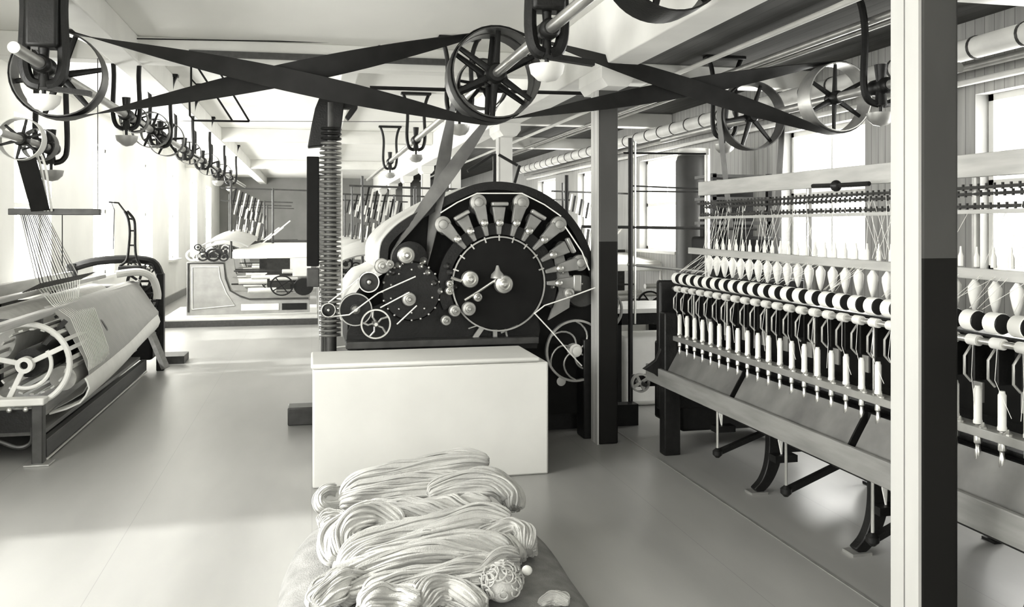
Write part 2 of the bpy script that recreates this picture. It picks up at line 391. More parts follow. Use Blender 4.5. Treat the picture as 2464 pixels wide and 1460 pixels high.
def belt(c1, r1, c2, r2, y, w, label, crossed=True, m='belt', th=.006, sag=0.0, off=.016):
    c1 = Vector((c1[0], 0, c1[1])); c2 = Vector((c2[0], 0, c2[1])); dv = c2-c1; d = dv.length; ph = math.atan2(dv.z, dv.x)
    r1 += th; r2 += th
    E = lambda t: Vector((math.cos(t), 0, math.sin(t)))
    al = math.acos((r1+r2 if crossed else r1-r2)/d); path = []          # (pos, twist angle, strand?)
    n = 18
    for i in range(n+1):
        t = ph+al+(2*PI-2*al)*i/n; path.append((c1+E(t)*r1, 0.0))
    # now at ph-al on wheel 1; go to wheel 2
    A1 = path[-1][0]; t2 = (ph+PI-al) if crossed else (ph-al)
    B1 = c2+E(t2)*r2; k = 24
    for i in range(1, k):
        q = i/k; path.append((A1.lerp(B1, q)+Vector((0, off*math.sin(PI*q) if crossed else 0, -sag*math.sin(PI*q))), PI*q if crossed else 0))
    end = (ph+PI+al) if crossed else (ph+al)
    for i in range(n+1):
        if crossed: t = t2-(2*PI-2*al)*i/n
        else: t = t2+(2*al)*i/n
        path.append((c2+E(t)*r2, PI if crossed else 0))
    A2 = path[-1][0]; B2 = path[0][0]
    for i in range(1, k):
        q = i/k; path.append((A2.lerp(B2, q)+Vector((0, -off*math.sin(PI*q) if crossed else 0, -sag*math.sin(PI*q))), PI+PI*q if crossed else 0))
    vs = []; fs = []; N = len(path)
    for i in range(N):
        p = path[i][0]; dd = (path[(i+1) % N][0]-path[i-1][0]); dd.y = 0; dd.normalize()
        nr = Vector((-dd.z, 0, dd.x)); t = path[i][1]; yy = Vector((0, 1, 0))
        wv = yy*math.cos(t)+nr*math.sin(t); nv = nr*math.cos(t)-yy*math.sin(t); p = p+Vector((0, y, 0))
        vs += [p-wv*w/2-nv*th/2, p+wv*w/2-nv*th/2, p+wv*w/2+nv*th/2, p-wv*w/2+nv*th/2]
    flip = crossed and False
    for i in range(N):
        j = (i+1) % N
        for q in range(4): fs.append((i*4+q, j*4+q, j*4+(q+1) % 4, i*4+(q+1) % 4))
    o = MB().add(vs, fs).build('drive_belt', m, loc=(c1.x, y, c1.z)); return tag(o, label, 'belt')

# centre shaft
CX, CZ, CR = WC(1192, 178, 110, 5.9)
shaft(CX, CZ, 1.2, 20, 'long bright overhead shaft through the big centre pulley')
pulley(CX, 5.9, CZ, CR, .15, 'large six-armed iron pulley overhead in the middle, its rim nearest the viewer', a0=math.radians(86), hub=.07)
pulley(CX, 6.1, CZ, CR*1.0, .16, 'wide pulley just behind the big middle one, carrying the belt to the left', rimm='iron_g', a0=math.radians(86), hub=.06)
pulley(CX, 6.38, CZ, .18, .13, 'smaller pulley on the middle shaft driving the belt down to the carding machine', a0=.9)
for i, y in enumerate((4.55, 7.4, 10.6, 14.2)):
    hanger(CX, y, CZ, sc=.75 if i == 0 else .9, label=('heavy black hanger with white drip bowl holding the middle shaft, top centre', 'black hanger behind the big middle pulley with a round drip pan', 'hanger on the middle shaft beyond the carding machine hood', 'farthest hanger of the middle shaft')[i], heavy=(i == 0))
# left shaft
LX, LZc, LR = WC(145, 181, 104, 6.1)
shaft(LX, LZc, 5.2, 22, 'overhead shaft running away along the left windows', 'steel_w')
pulley(LX, 6.1, LZc, LR, .16, 'large iron pulley at the upper left, carrying the crossed belt', a0=math.radians(10), hub=.055)
hy = [5.75, 8.15, 9.9, 11.7, 13.6, 15.8, 18.2]
hl = ['dark hanger in front of the large upper left pulley', 'forked hanger behind the upper left pulley, nearest in its row', 'hanger among the cluster of small pulleys over the left loom', 'hanger just past the pulley cluster on the left shaft', 'left shaft hanger over the gap between the looms', 'left shaft hanger over the far loom', 'farthest left shaft hanger']
for y, l in zip(hy, hl): hanger(LX, y, LZc, l, sc=.9, heavy=(y < 6), pan=(y < 9 or y > 15))
for y, r, l in ((8.5, .12, 'black drum pulley beside the forked hanger'), (9.35, .18, 'pulley at the near side of the left pulley cluster'), (9.6, .14, 'small dark pulley inside the left cluster'), (10.3, .19, 'larger spoked pulley at the back of the left cluster'), (12.2, .15, 'single pulley beyond the left cluster'), (14.4, .17, 'spoked pulley over the gap before the far loom'), (16.6, .16, 'far spoked pulley above the far loom')):
    pulley(LX, y, LZc, r, .11, l, a0=random.random())
belt((LX, LZc), LR, (CX, CZ), CR, 6.1, .15, 'dark crossed belt spanning from the upper left pulley to the middle pulleys')
# right shaft
RX, RZc, RR = WC(2008, 236, 84, 5.9)
shaft(RX, RZc, 4.6, 9.2, 'short overhead shaft with two bright pulleys at the right', 'steel_w')
pulley(RX, 5.9, RZc, RR, .17, 'bright-rimmed pulley hanging at the right near the J-shaped hanger', rimm='steel_w', a0=.5)
pulley(RX-.07, 7.05, RZc, .295, .15, 'wide-rimmed pulley overhead at the right, left of the bright-rimmed one', rimm='iron_g', a0=.2)
belt((RX, RZc), RR, (CX, CZ), CR, 5.9, .13, 'dark crossed belt spanning from the big middle pulley to the right pulley')
hanger(RX+.0, 5.35, RZc, 'black J-armed hanger holding the right shaft near the front post', sc=1.1)
hanger(RX+.0, 7.7, RZc, 'hanger behind the two right pulleys', sc=1.0)
# right lower belt
dx, dz = RX-.03, 1.05
pulley(dx, 7.05, dz, .16, .12, 'small pulley low behind the spinning frame, under the right overhead pulley')
belt((RX-.07, RZc), .295, (dx, dz), .16, 7.05, .09, 'belt falling from the wide-rimmed right pulley behind the spinning frame', crossed=False, m='belt_g')
# far left low countershaft with belts to the loom
QX, QZ, QR = WC(52, 335, 52, 7.1)
sh = MB().cyl((QX, 6.6, QZ), (QX, 8.0, QZ), .028).build('line_shaft', 'steel_w', loc=(QX, 6.6, QZ)); tag(sh, 'short countershaft at the left edge below the large pulley', 'line shaft')
pulley(QX, 7.1, QZ, QR, .12, 'pale-rimmed pulley at the left edge, lower of the left edge pulleys', rimm='palepaint')
pulley(QX+.0, 7.55, QZ, QR*.8, .12, 'dark drum pulley behind the pale-rimmed one at the left edge', ns=4)
hanger(QX, 7.85, QZ, 'hanger of the short countershaft at the left edge')

# hood belt to carding machine
EX, EZ, ER = WC(985, 622, 42, 6.38)
belt((CX, CZ), .18, (EX, EZ), ER, 6.38, .10, 'long crossed belt dropping from the middle shaft to the carding machine', m='belt_g', off=.012)

# thin rods and shifter gear
def rods(name, lines, r, m, label, cat, base):
    b = MB()
    for ln in lines: b.tube([Vector(p) for p in ln], r, 6)
    o = b.build(name, m, loc=base); return tag(o, label, cat)
p = W(890, 211, Y=7.0); q = W(1450, 226, Y=7.0)
rods('shifter_bar', [[p, q]], .016, 'iron', 'thin dark bar crossing behind the big middle pulley', 'bar', p)
p = W(455, 128, Y=7.932); q = W(1075, 150, Y=7.932)
bb = MB().bar(p, q, .03, .055); tag(bb.build('batten', 'wood_d', loc=p), 'dark batten along the white cross beam, above the crossed belts', 'batten')
p = W(275, 92, Y=7.9); pm = [W(900, 104, Y=7.9), W(925, 113, Y=7.9), W(955, 113, Y=7.9), W(975, 108, Y=7.9), W(1070, 112, Y=7.9)]
rods('conduit', [[p]+pm], .006, 'iron', 'thin dark conduit along the top of the white cross beam', 'conduit', p)
o = MB().box(*(W(915, 95, Y=7.9).x, W(960, 95, Y=7.9).x), 7.86, 7.96, W(915, 112, Y=7.9).z, W(915, 97, Y=7.9).z).build('junction_box', 'beam', loc=W(915, 95, Y=7.9), bevel=.005); tag(o, 'small pale box on the conduit of the cross beam', 'junction box')
Yr = 9.2
pp = lambda a, b: W(a, b, Y=Yr)
rods('belt_shifter', [[pp(460, 120), pp(460, 190), pp(472, 203), pp(560, 203)], [pp(455, 130), pp(560, 292)], [pp(520, 160), pp(600, 292)],
     [pp(456, 240), pp(457, 278), pp(467, 290), pp(600, 292)], [pp(460, 130), pp(460, 245)]], .011, 'iron', 'belt shifter of thin bent rods hanging left of the crossed belts', 'shifter', pp(460, 120))
rods('guide_wire', [[W(430, 291, Y=9.5), W(1068, 293, Y=9.5)]], .003, 'iron', 'thin wire stretched level below the crossed belts', 'wire', W(430, 291, Y=9.5))

# pipes
def pipe(x, z, y0, y1, r, m, label, bands=0):
    r_ = empty('ceiling_pipe', (x, y0, z), label, 'pipe')
    MB().cyl((x, y0, z), (x, y1, z), r, n=16).build('pipe_run', m, r_)
    for i in range(bands):
        y = y0+(i+.5)*(y1-y0)/bands; MB().ring((x, y, z), YA, r+.006, r-.01, .018, 20).build('pipe_band', 'iron_g', r_)
    return r_
pipe(4.25, 2.775, 1.5, 18, .072, 'palepaint', 'thick pale insulated pipe with bands, running away at the right of the middle post', 40)
pipe(3.72, 3.0, -1, 18, .028, 'steel_w', 'upper of two slim pipes at the top right, nearer the girder')
pipe(3.90, 3.02, -1, 18, .022, 'steel_w', 'second slim pipe at the top right, beside the first')
pipe(3.1, 2.93, -1, 26, .02, 'beam', 'thin white pipe along the girder behind the middle post')
pipe(4.72, 2.92, 2, 20, .03, 'steel_w', 'topmost pipe along the right wall, right of the front post')
pipe(4.82, 2.80, 2, 20, .03, 'steel_w', 'middle pipe along the right wall, right of the front post')
pipe(4.88, 2.70, 2, 20, .025, 'palepaint', 'lowest pipe along the right wall, just above the windows')


# big drum cut by the top of the photo
shaft(1.66, 2.89, 3.3, 4.5, 'stub of shaft above the frame, carrying the dark drum at the top', 'iron')
pulley(1.66, 4.0, 2.89, .29, .26, 'big dark drum cut off by the top edge, right of the middle hanger', rimm='iron')
hanger(1.66, 3.55, 2.89, 'hanger of the dark drum, above the top edge', pan=False)
# ------------------------------------------------------------------ carding machine
YC = 6.3; Y1 = 6.42; Y2 = 8.15
card = empty('carding_machine', (1.2, 7.0, 0), 'big black round-hooded carding machine with a fan of grey roller arms', 'carding machine')
def P2(px, py, Y=YC): p = W(px, py, Y=Y); return (p.x, p.z)
def arc(cx, cy, r, a0, a1, n, Y=YC): return [P2(cx+r*math.cos(math.radians(a0+(a1-a0)*i/n)), cy-r*math.sin(math.radians(a0+(a1-a0)*i/n)), Y) for i in range(n+1)]
hood = [(912, 648), (915, 592), (935, 560), (970, 530), (1030, 495), (1090, 464), (1140, 444), (1190, 437), (1245, 443), (1300, 462), (1350, 497), (1390, 545), (1415, 595), (1432, 650), (1438, 700)]
hl_ = [P2(a, b_, Y1) for a, b_ in hood]
hs = [(v.x, v.z) for v in smooth([(a, 0, b_) for a, b_ in hl_], 4)]
# shell of the hood, pale sheet metal; front plate; dark rim
MB().shell(hs, Y1+.05, Y2, .02).build('hood_cover', 'palepaint', card)
MB().shell(hs, Y1-.03, Y1+.05, .06).build('hood_rim', 'iron', card)
cx_, cz_ = P2(1200, 690, Y1)
MB().prism([(a, b_) for a, b_ in hs]+[P2(1440, 830, Y1), P2(880, 830, Y1)], Y1+.06, Y1+.09).build('hood_plate', 'dark', card)
MB().prism([(a, b_) for a, b_ in hs]+[P2(1440, 830, Y1), P2(900, 830, Y1)], Y2-.05, Y2-.02).build('rear_plate', 'dark', card)
# main cylinder with its pale rim ring
X0, Z0, R0 = WC(1199, 682, 113, YC)
MB().lathe((X0, YC-.02, Z0), (0, Y2-.2-YC, 0), [(R0-.012, 0), (R0-.008, .01), (R0-.008, 1)], 64).build('main_cylinder', 'dark', card)
MB().ring((X0, YC-.025, Z0), YA, R0+.004, R0-.007, .012, 72).build('cylinder_rim', 'steel_w', card)
for i in range(9):
    t = math.radians(18+i*18); e = Vector((math.cos(t), 0, math.sin(t))); c = Vector((X0, YC-.03, Z0)); MB().bar(c+e*(R0-.03), c+e*(R0+.012), .010, .008, up=(0, 1, 0)).build('rim_bracket', 'steel', card)
b = MB(); out = [(X0+(R0+.10)*math.cos(t), Z0+(R0+.10)*math.sin(t)) for t in [math.radians(-25+230*i/40) for i in range(41)]]
inn = [(X0+(R0+.015)*math.cos(t), Z0+(R0+.015)*math.sin(t)) for t in [math.radians(205-230*i/40) for i in range(41)]]
b.prism(out+inn, YC, YC+.05).build('arch_bend', 'iron', card)
# worker and stripper arms
arms = [(1065, 540, 1), (1108, 518, 0), (1150, 487, 1), (1199, 491, 0), (1253, 487, 1), (1291, 517, 0), (1343, 540, 1), (1368, 590, 0), (1394, 632, 1), (1384, 680, 0)]
for px, py, big in arms:
    x, z = P2(px, py, YC); e = Vector((x-X0, 0, z-Z0)); L = e.length; e.normalize(); per = Vector((-e.z, 0, e.x))
    c0 = Vector((X0, YC-.04, Z0))
    a_ = c0+e*(R0+.015); b2 = c0+e*(L-.02)
    r_ = MB()
    for p_, q_, w0, w1 in ((a_, a_.lerp(b2, .4), .026, .045), (a_.lerp(b2, .4), b2, .060, .095)):
        vs = [p_-per*w0/2, p_+per*w0/2, q_+per*w1/2, q_-per*w1/2]; vs = vs+[v+Vector((0, .05, 0)) for v in vs]
        r_.add(vs, [(0, 1, 2, 3), (7, 6, 5, 4), (0, 4, 5, 1), (1, 5, 6, 2), (2, 6, 7, 3), (3, 7, 4, 0)])
    ar = r_.build('roller_arm', 'iron_arm', card, bevel=.006)
    m_ = a_.lerp(b2, .42)
    MB().lathe(m_-Vector((0, .035, 0)), (0, .04, 0), [(.012, 0), (.026, .3), (.030, 1)], 14).build('arm_bolt', 'steel', ar)
    if big: MB().lathe((x, YC-.05, z), (0, .08, 0), [(.01, 0), (.030, .05), (.036, .25), (.058, .3), (.062, .6), (.058, .95), (.03, 1)], 26).build('roller_pulley', 'steel_w', card)
    else:
        s_ = c0+e*L; MB().bar(s_-per*.06-Vector((0, .01, 0)), s_+per*.06-Vector((0, .01, 0)), .06, .028).build('arm_cap', 'steel_w', card, bevel=.008)
    MB().cyl((x-e.x*.04, YC+.06, z-e.z*.04), (x-e.x*.04, Y2-.1, z-e.z*.04), .05, n=14).build('worker_roller', 'iron_g', card)
# lower second cylinder with bolts
x, z, r = WC(990, 700, 72, YC)
MB().lathe((x, YC-.01, z), (0, 1.6, 0), [(r-.01, 0), (r, .01), (r, 1)], 48).build('breast_cylinder', 'iron', card)
for i in range(20):
    t = 2*PI*i/20
    for rr in ((.97, .72) if i % 2 else (.97,)): MB().ball((x+r*rr*math.cos(t), YC-.02, z+r*rr*math.sin(t)), .009, 8).build('bolt', 'steel', card)
for px, py in ((945, 655), (960, 640), (1012, 640), (1030, 655), (1045, 680), (1020, 628), (1060, 700), (1075, 640), (1083, 655), (1095, 690)):
    a_, b_, _ = WC(px, py, 1, YC); MB().lathe((a_, YC-.06, b_), (0, .08, 0), [(.006, 0), (.016, .2), (.022, .5), (.03, 1)], 12).build('bearing_cap', 'iron_g' if (px % 2) else 'steel', card)
# small pulleys on the machine front, (px,py,r px, kind)
fr = [(887, 678, 25, 'ring'), (920, 640, 19, 'disc'), (938, 636, 11, 'disc'), (978, 614, 21, 'bright'), (985, 720, 17, 'disc'), (857, 747, 40, 'plate'), (790, 745, 17, 'ring'),
      (1132, 672, 21, 'bright'), (1213, 684, 23, 'bright'), (1095, 748, 14, 'disc'), (1129, 743, 17, 'disc'), (1074, 771, 12, 'disc'), (1150, 715, 11, 'bright'), (1082, 700, 10, 'bright'), (1083, 683, 9, 'bright'), (1370, 706, 13, 'disc')]
for px, py, rp, k in fr:
    x, z, r = WC(px, py, rp, YC-.12)
    if k == 'ring':
        MB().lathe((x, YC-.15, z), (0, .06, 0), [(r*.25, 0), (r*.3, .1), (r*.3, .4), (r*.8, .5), (r*.84, .2), (r*.86, .0), (r, .0), (r, 1), (r*.8, 1)], 30).build('rope_pulley', 'iron_g', card)
        MB().ring((x, YC-.152, z), YA, r*1.0, r*.9, .01, 32).build('pulley_rim', 'steel', card)
        MB().ball((x, YC-.15, z), r*.25, 12).build('hub_cap', 'steel', card)
    elif k == 'plate':
        MB().lathe((x, YC-.05, z), (0, .05, 0), [(r*.95, 0), (r, .3), (r, 1)], 36).build('feed_disc', 'iron', card)
        MB().ring((x, YC-.052, z), YA, r, r*.93, .01, 36).build('pulley_rim', 'steel_w', card)
        MB().lathe((x, YC-.1, z), (0, .06, 0), [(.01, 0), (.03, .3), (.04, 1)], 14).build('hub_cap', 'steel', card)
    else:
        MB().lathe((x, YC-.15, z), (0, .08, 0), [(r*.18, 0), (r*.3, .1), (r*.32, .3), (r*.55, .35), (r*.6, .25), (r*.9, .3), (r, .45), (r, .9), (r*.9, 1)], 30).build('drive_pulley', 'steel' if k == 'bright' else 'steel_w', card)
    MB().cyl((x, YC-.08, z), (x, YC+.2, z), max(.01, r*.3), n=10).build('stub_shaft', 'iron', card)
x, z, r = WC(985, 622, 42, 6.38)
# driving pulley of the long belt
MB().lathe((x, 6.33, z), (0, .10, 0), [(r*.3, 0), (r*.9, .02), (r, .05), (r, .95), (r*.9, .98), (r*.3, 1)], 30).build('driving_pulley', 'iron', card)
# hand wheel with spokes, lower left
x, z, r = WC(904, 779, 36, YC-.14)
hw = MB().ring((x, YC-.14, z), YA, r, r*.9, .03, 36).build('hand_wheel', 'steel', card)
for i in range(5):
    t = .5+2*PI*i/5; MB().tube([(x+.02*math.cos(t), YC-.14, z+.02*math.sin(t)), (x+r*.5*math.cos(t+.25), YC-.15, z+r*.5*math.sin(t+.25)), (x+r*.92*math.cos(t), YC-.14, z+r*.92*math.sin(t))], .007, 8).build('spoke', 'steel_w', hw)
MB().lathe((x, YC-.18, z), (0, .2, 0), [(.012, 0), (.022, .1), (.022, 1)], 12).build('wheel_hub', 'steel', hw)
# side frame, base rail, feet
side = [(832, 838), (836, 800), (850, 770), (880, 745), (930, 725), (1000, 700), (1100, 690), (1200, 700), (1290, 745), (1300, 790), (1292, 838)]
holes = MB()
MB().prism([P2(a, b_, YC+.08) for a, b_ in side], YC+.08, YC+.13).build('side_frame', 'iron', card)
a_ = W(832, 838, Y=YC); b_ = W(1292, 838, Y=YC)
MB().box(a_.x, b_.x, YC-.06, YC+.1, a_.z, a_.z+.05).build('base_rail', 'iron_g', card, bevel=.006)
for (p_, q_, w_) in (((1172, 770), (1139, 818), .035), ((1211, 770), (1221, 816), .012), ((1191, 792), (1191, 816), .03), ((1136, 818), (1250, 816), .010), ((1127, 790), (1165, 777), .008), ((1245, 782), (1205, 800), .012)):
    a_ = W(*p_, Y=YC+.03); b_ = W(*q_, Y=YC+.03); MB().bar(a_, b_, w_, .02, up=(0, 1, 0)).build('frame_stay', 'steel_w', card)
for (pts, r_) in (([(1118, 722), (1150, 702), (1195, 672), (1198, 650)], .010), ([(1085, 668), (1110, 676)], .012)):
    MB().tube([W(a, c, Y=YC-.10) for a, c in pts], r_, 8).build('lever_rod', 'steel', card)
x, z = P2(1197, 652, YC-.1); MB().lathe((x, YC-.1, z-.05), (0, 0, .09), [(.05, 0), (.045, .3), (.02, .6), (.008, 1)], 14).build('grease_cup', 'steel_w', card)
# ropes over the caps
rp = [[(790, 728), (840, 690), (882, 654), (900, 655)], [(795, 762), (840, 757), (910, 705), (1000, 665)], [(1060, 512), (1100, 487), (1148, 465), (1256, 465), (1310, 492), (1350, 520)], [(1360, 545), (1400, 605), (1418, 650)],
      [(1285, 752), (1330, 800), (1372, 850), (1400, 880)], [(1285, 755), (1310, 735), (1370, 715), (1432, 692)], [(915, 740), (985, 703)], [(955, 780), (1003, 735)]]
for k in rp: MB().tube([W(a, c, Y=YC-.13) for a, c in k], .005, 6).build('driving_rope', 'white', card)
# feed table, pale, sloping down to the left
ft = [(958, 618), (900, 655), (868, 668), (842, 700), (824, 730), (818, 765)]
fs_ = [(v.x, v.z) for v in smooth([(P2(a, c, YC+.2)[0], 0, P2(a, c, YC+.2)[1]) for a, c in ft], 3)]
MB().shell(list(reversed(fs_)), YC+.05, Y2-.1, .03).build('feed_cover', 'white', card)
MB().prism([P2(835, 770, YC+.3), P2(835, 838, YC+.3), P2(1290, 838, YC+.3), P2(1290, 700, YC+.3), P2(900, 700, YC+.3)], YC+.2, Y2-.2).build('machine_body', 'dark', card)
# lower body to the floor
a_ = W(860, 838, Y=YC+.2).x; b_ = W(1440, 838, Y=YC+.2).x
MB().box(a_, b_, YC+.28, Y2-.2, 0.16, .72).build('machine_bed', 'dark', card)
MB().box(a_, b_+.42, YC+.45, YC+.57, 0, .17).build('bed_rail', 'iron', card)
MB().box(a_, b_+.42, Y2-.35, Y2-.23, 0, .17).build('bed_rail', 'iron', card)
for x_ in (a_+.05, b_-.15): MB().box(x_, x_+.12, YC+.1, YC+.28, 0, .75).build('machine_leg', 'iron', card, bevel=.01)
# doffer end at the right, under the hood
x, z, r = WC(1400, 700, 42, YC+.1)
MB().lathe((x, YC+.1, z), (0, 1.7, 0), [(r*.9, 0), (r, .02), (r, 1)], 30).build('doffer_roller', 'iron_g', card)
b = MB(); b.prism([P2(1330, 600, YC+.02), P2(1350, 590, YC+.02), P2(1375, 680, YC+.02), P2(1370, 740, YC+.02), P2(1320, 770, YC+.02), P2(1345, 700, YC+.02)], YC+.02, YC+.05); b.build('doffer_bracket', 'iron_arm', card)
x, z, r = WC(1333, 655, 12, YC)
for px, py in ((1345, 640), (1342, 675), (1352, 655), (1330, 690), (1398, 682), (1375, 668)):
    a, c, _ = WC(px, py, 1, YC); MB().lathe((a, YC-.03, c), (0, .06, 0), [(.006, 0), (.014, .3), (.02, 1)], 10).build('bearing_cap', 'steel', card)
for px0, py0, px1, py1 in ((1190, 370, 1190, 440), (1200, 372, 1245, 398), (1186, 372, 1125, 412), (1250, 398, 1238, 440)):
    a_ = W(px0, py0, Y=YC+.5); b_ = W(px1, py1, Y=YC+.5); MB().bar(a_, b_, .025, .02).build('top_stand', 'iron', card)

# curved-spoke wheels at the delivery end
def cwheel(px, py, rp, Y, label, n=6):
    x, z, r = WC(px, py, rp, Y)
    w_ = empty('spoked_wheel', (x, Y, z), label, 'wheel', 'curved-spoke wheels between the carding machine and the post')
    MB().ring((x, Y, z), YA, r, r*.93, .035, 48).build('rim', 'steel_w', w_)
    for i in range(n):
        t = .4+2*PI*i/n
        pts = [(x+r*q*math.cos(t+1.3*q*q), Y, z+r*q*math.sin(t+1.3*q*q)) for q in [.15+.8*j/9 for j in range(10)]]
        MB().tube(pts, .0075, 8).build('spoke', 'steel_w', w_)
    MB().lathe((x, Y-.05, z), (0, .12, 0), [(.02, 0), (.036, .05), (.036, .3), (.05, .35), (.05, 1)], 20).build('hub', 'palepaint', w_)
    MB().cyl((x, Y, z), (x, Y+.35, z), .02, n=12).build('axle', 'iron', w_)
    return w_
cwheel(1385, 843, 75, 6.42, 'front wheel with curved spokes and a white hub, left of the middle post')
cwheel(1347, 915, 48, 6.62, 'lower wheel half hidden by the white box, behind the curved-spoke front wheel')
cwheel(1448, 745, 52, 6.62, 'upper wheel mostly hidden behind the middle post')
cwheel(1318, 880, 48, 6.75, 'dark wheel rim peeping out at the right corner of the white box')

# white box in front of the machine
bx = empty('white_box', (.76, 5.85, 0), 'large plain white box standing in front of the black carding machine', 'box')
MB().box(.005, 1.495, 5.55, 6.12, 0.0, .725).build('box_body', 'box', bx, bevel=.012)
MB().box(-.005, 1.44, 5.545, 6.13, .727, .758).build('box_lid', 'box', bx, bevel=.014)
# ribbed column beside the machine
RXc = W(795, 600, Y=6.6).x
rc = empty('ribbed_column', (RXc, 6.6, 0), 'tall ribbed metal column with a dark bracket on top, left of the carding machine', 'column')
MB().cyl((RXc, 6.6, .0), (RXc, 6.6, 2.5), .045, n=14).build('column_core', 'iron_g', rc)
z0 = .80; n_ = 44
for i in range(n_):
    z_ = z0+i*(2.33-z0)/n_
    MB().lathe((RXc, 6.6, z_), (0, 0, .026), [(.05, 0), (.078, .2), (.082, .5), (.078, .8), (.05, 1)], 20).build('rib', 'ribm' if z_ < 2.2 else 'iron', rc)
xx = W(824, 600, Y=6.6).x
MB().box(xx-.012, xx, 6.57, 6.6, .8, 2.0).build('side_strip', 'palepaint', rc)
xa = W(738, 500, Y=6.65).x; xb = W(768, 500, Y=6.65).x
MB().box(xa, xb, 6.62, 6.68, W(750, 640, Y=6.65).z, W(750, 377, Y=6.65).z).build('side_panel', 'dark', rc, bevel=.006)
MB().box(xa, xb, 6.62, 6.68, W(750, 690, Y=6.65).z, W(750, 645, Y=6.65).z).build('lower_panel', 'iron_g', rc, bevel=.006)
for z_ in (1.35, 1.95): MB().box(xb-.01, RXc, 6.63, 6.66, z_, z_+.03).build('panel_bracket', 'iron', rc)
q_ = [P2(a, c, 6.6) for a, c in ((740, 355), (750, 300), (758, 262), (770, 232), (830, 232), (822, 300), (818, 330), (770, 352))]
MB().prism(q_, 6.56, 6.7).build('top_casting', 'iron', rc, bevel=.008)
q_ = [P2(a, c, 6.6) for a, c in ((818, 232), (862, 236), (860, 262), (845, 282), (838, 290), (830, 282), (842, 262), (818, 262))]
MB().prism(q_, 6.58, 6.66).build('top_bracket', 'iron', rc, bevel=.005)
# small pale boiler-like bobbin can at the foot of the feed side
x_, z_, _ = WC(775, 800, 1, 6.3)
# grey foot blocks behind the box, left
a_ = W(692, 1025, Z=0); b_ = W(735, 980, Y=a_.y)
tag(MB().box(a_.x, .15, a_.y, a_.y+.2, 0, b_.z-.0).build('foot_block', 'iron_g', loc=(a_.x, a_.y, 0), bevel=.01), 'grey block on the floor just left of the white box', 'block')
# ------------------------------------------------------------------ spinning frame on the right
FR = empty('spinning_frame', (2.9, 4.0, 0), 'long spinning frame at the right with black-ended rollers, spindle rail and tin trays', 'spinning frame')
FY0, FY1 = 1.9, 5.85
MB().box(2.375, 2.40, FY0, 6.1, .487, .603).build('front_board', 'wood', FR, bevel=.004)
# end post and plate with a curved shoulder
MB().box(2.40, 2.52, 5.80, 5.90, 0, 1.0).build('end_post', 'iron', FR, bevel=.01)
MB().box(2.40, 3.55, 5.90, 5.97, .30, 1.22).build('end_plate', 'iron', FR, bevel=.02)
MB().prism([(2.27, .60), (2.36, .66), (2.42, .78), (2.50, .84), (2.56, .84), (2.56, .5), (2.42, .5), (2.36, .56)], 5.86, 5.90).build('end_guard', 'iron', FR, bevel=.004)
MB().box(2.82, 3.3, FY0, FY1, .40, .46).box(2.85, 3.05, FY0, FY1, .46, .80).build('bed_girt', 'iron', FR)
# tin trays
def trayline(): return [(2.415+.020*0, .585), (2.425, .600), (2.450, .640), (2.468, .690), (2.474, .735)]
edges = [5.84, 4.80, 3.61, 2.42, 1.9]
for i in range(4):
    y1, y0 = edges[i], edges[i+1]+.06
    rows = []
    for j in range(9):
        t = j/8; ang = PI*.5*t
        x = 2.425+.13*(1-math.cos(ang)) if False else 2.42+.085*math.sin(ang*.9); z = .59+.15*t+.02*math.sin(PI*t)
        rows.append([(x, y0+(y1-y0)*k/6-.06*(1-t)*(k == 0)*0, z) for k in range(7)])
    # concave end lip
    MB().grid(rows, .006).build('tin_tray', 'tray', FR)
    pl = [(2.42+.085*math.sin(PI*.45*t/8), .59+.15*t/8+.02*math.sin(PI*t/8)) for t in range(9)]+[(2.56, .74), (2.58, .66), (2.50, .585)]
    MB().prism(pl, y0-.012, y0).build('tray_end', 'dark', FR)
MB().box(2.52, 2.56, FY0, FY1, .52, .74).build('tray_backing', 'dark', FR)
# spindle rail
MB().box(2.462, 2.545, FY0, FY1-.02, .803, .838).build('spindle_rail', 'steel_w', FR, bevel=.003)
SP = .1232; n_sp = 32
ys = [5.77-SP*i for i in range(n_sp) if 5.77-SP*i > FY0+.05]
for i, y in enumerate(ys):
    s = MB(); s.lathe((2.50, y, .70), (0, 0, .14), [(.008, 0), (.012, .05), (.012, .3), (.009, .35), (.009, .45), (.015, .5), (.015, .8), (.010, .85), (.010, 1)], 10)
    s.build('spindle', 'steel', FR)
    MB().lathe((2.478, y-.055, .838), (0, 0, .022), [(.016, 0), (.016, .3), (.008, .6), (.003, 1)], 10).build('rail_knob', 'steel', FR)
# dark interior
MB().box(2.80, 2.83, FY0, FY1, .80, 1.20).build('dark_backing', 'dark', FR)  # added dark sheet, stands in for the shade inside the frame
MB().box(2.62, 2.66, FY0, FY1, .62, .74).build('tin_roller_guard', 'iron', FR)
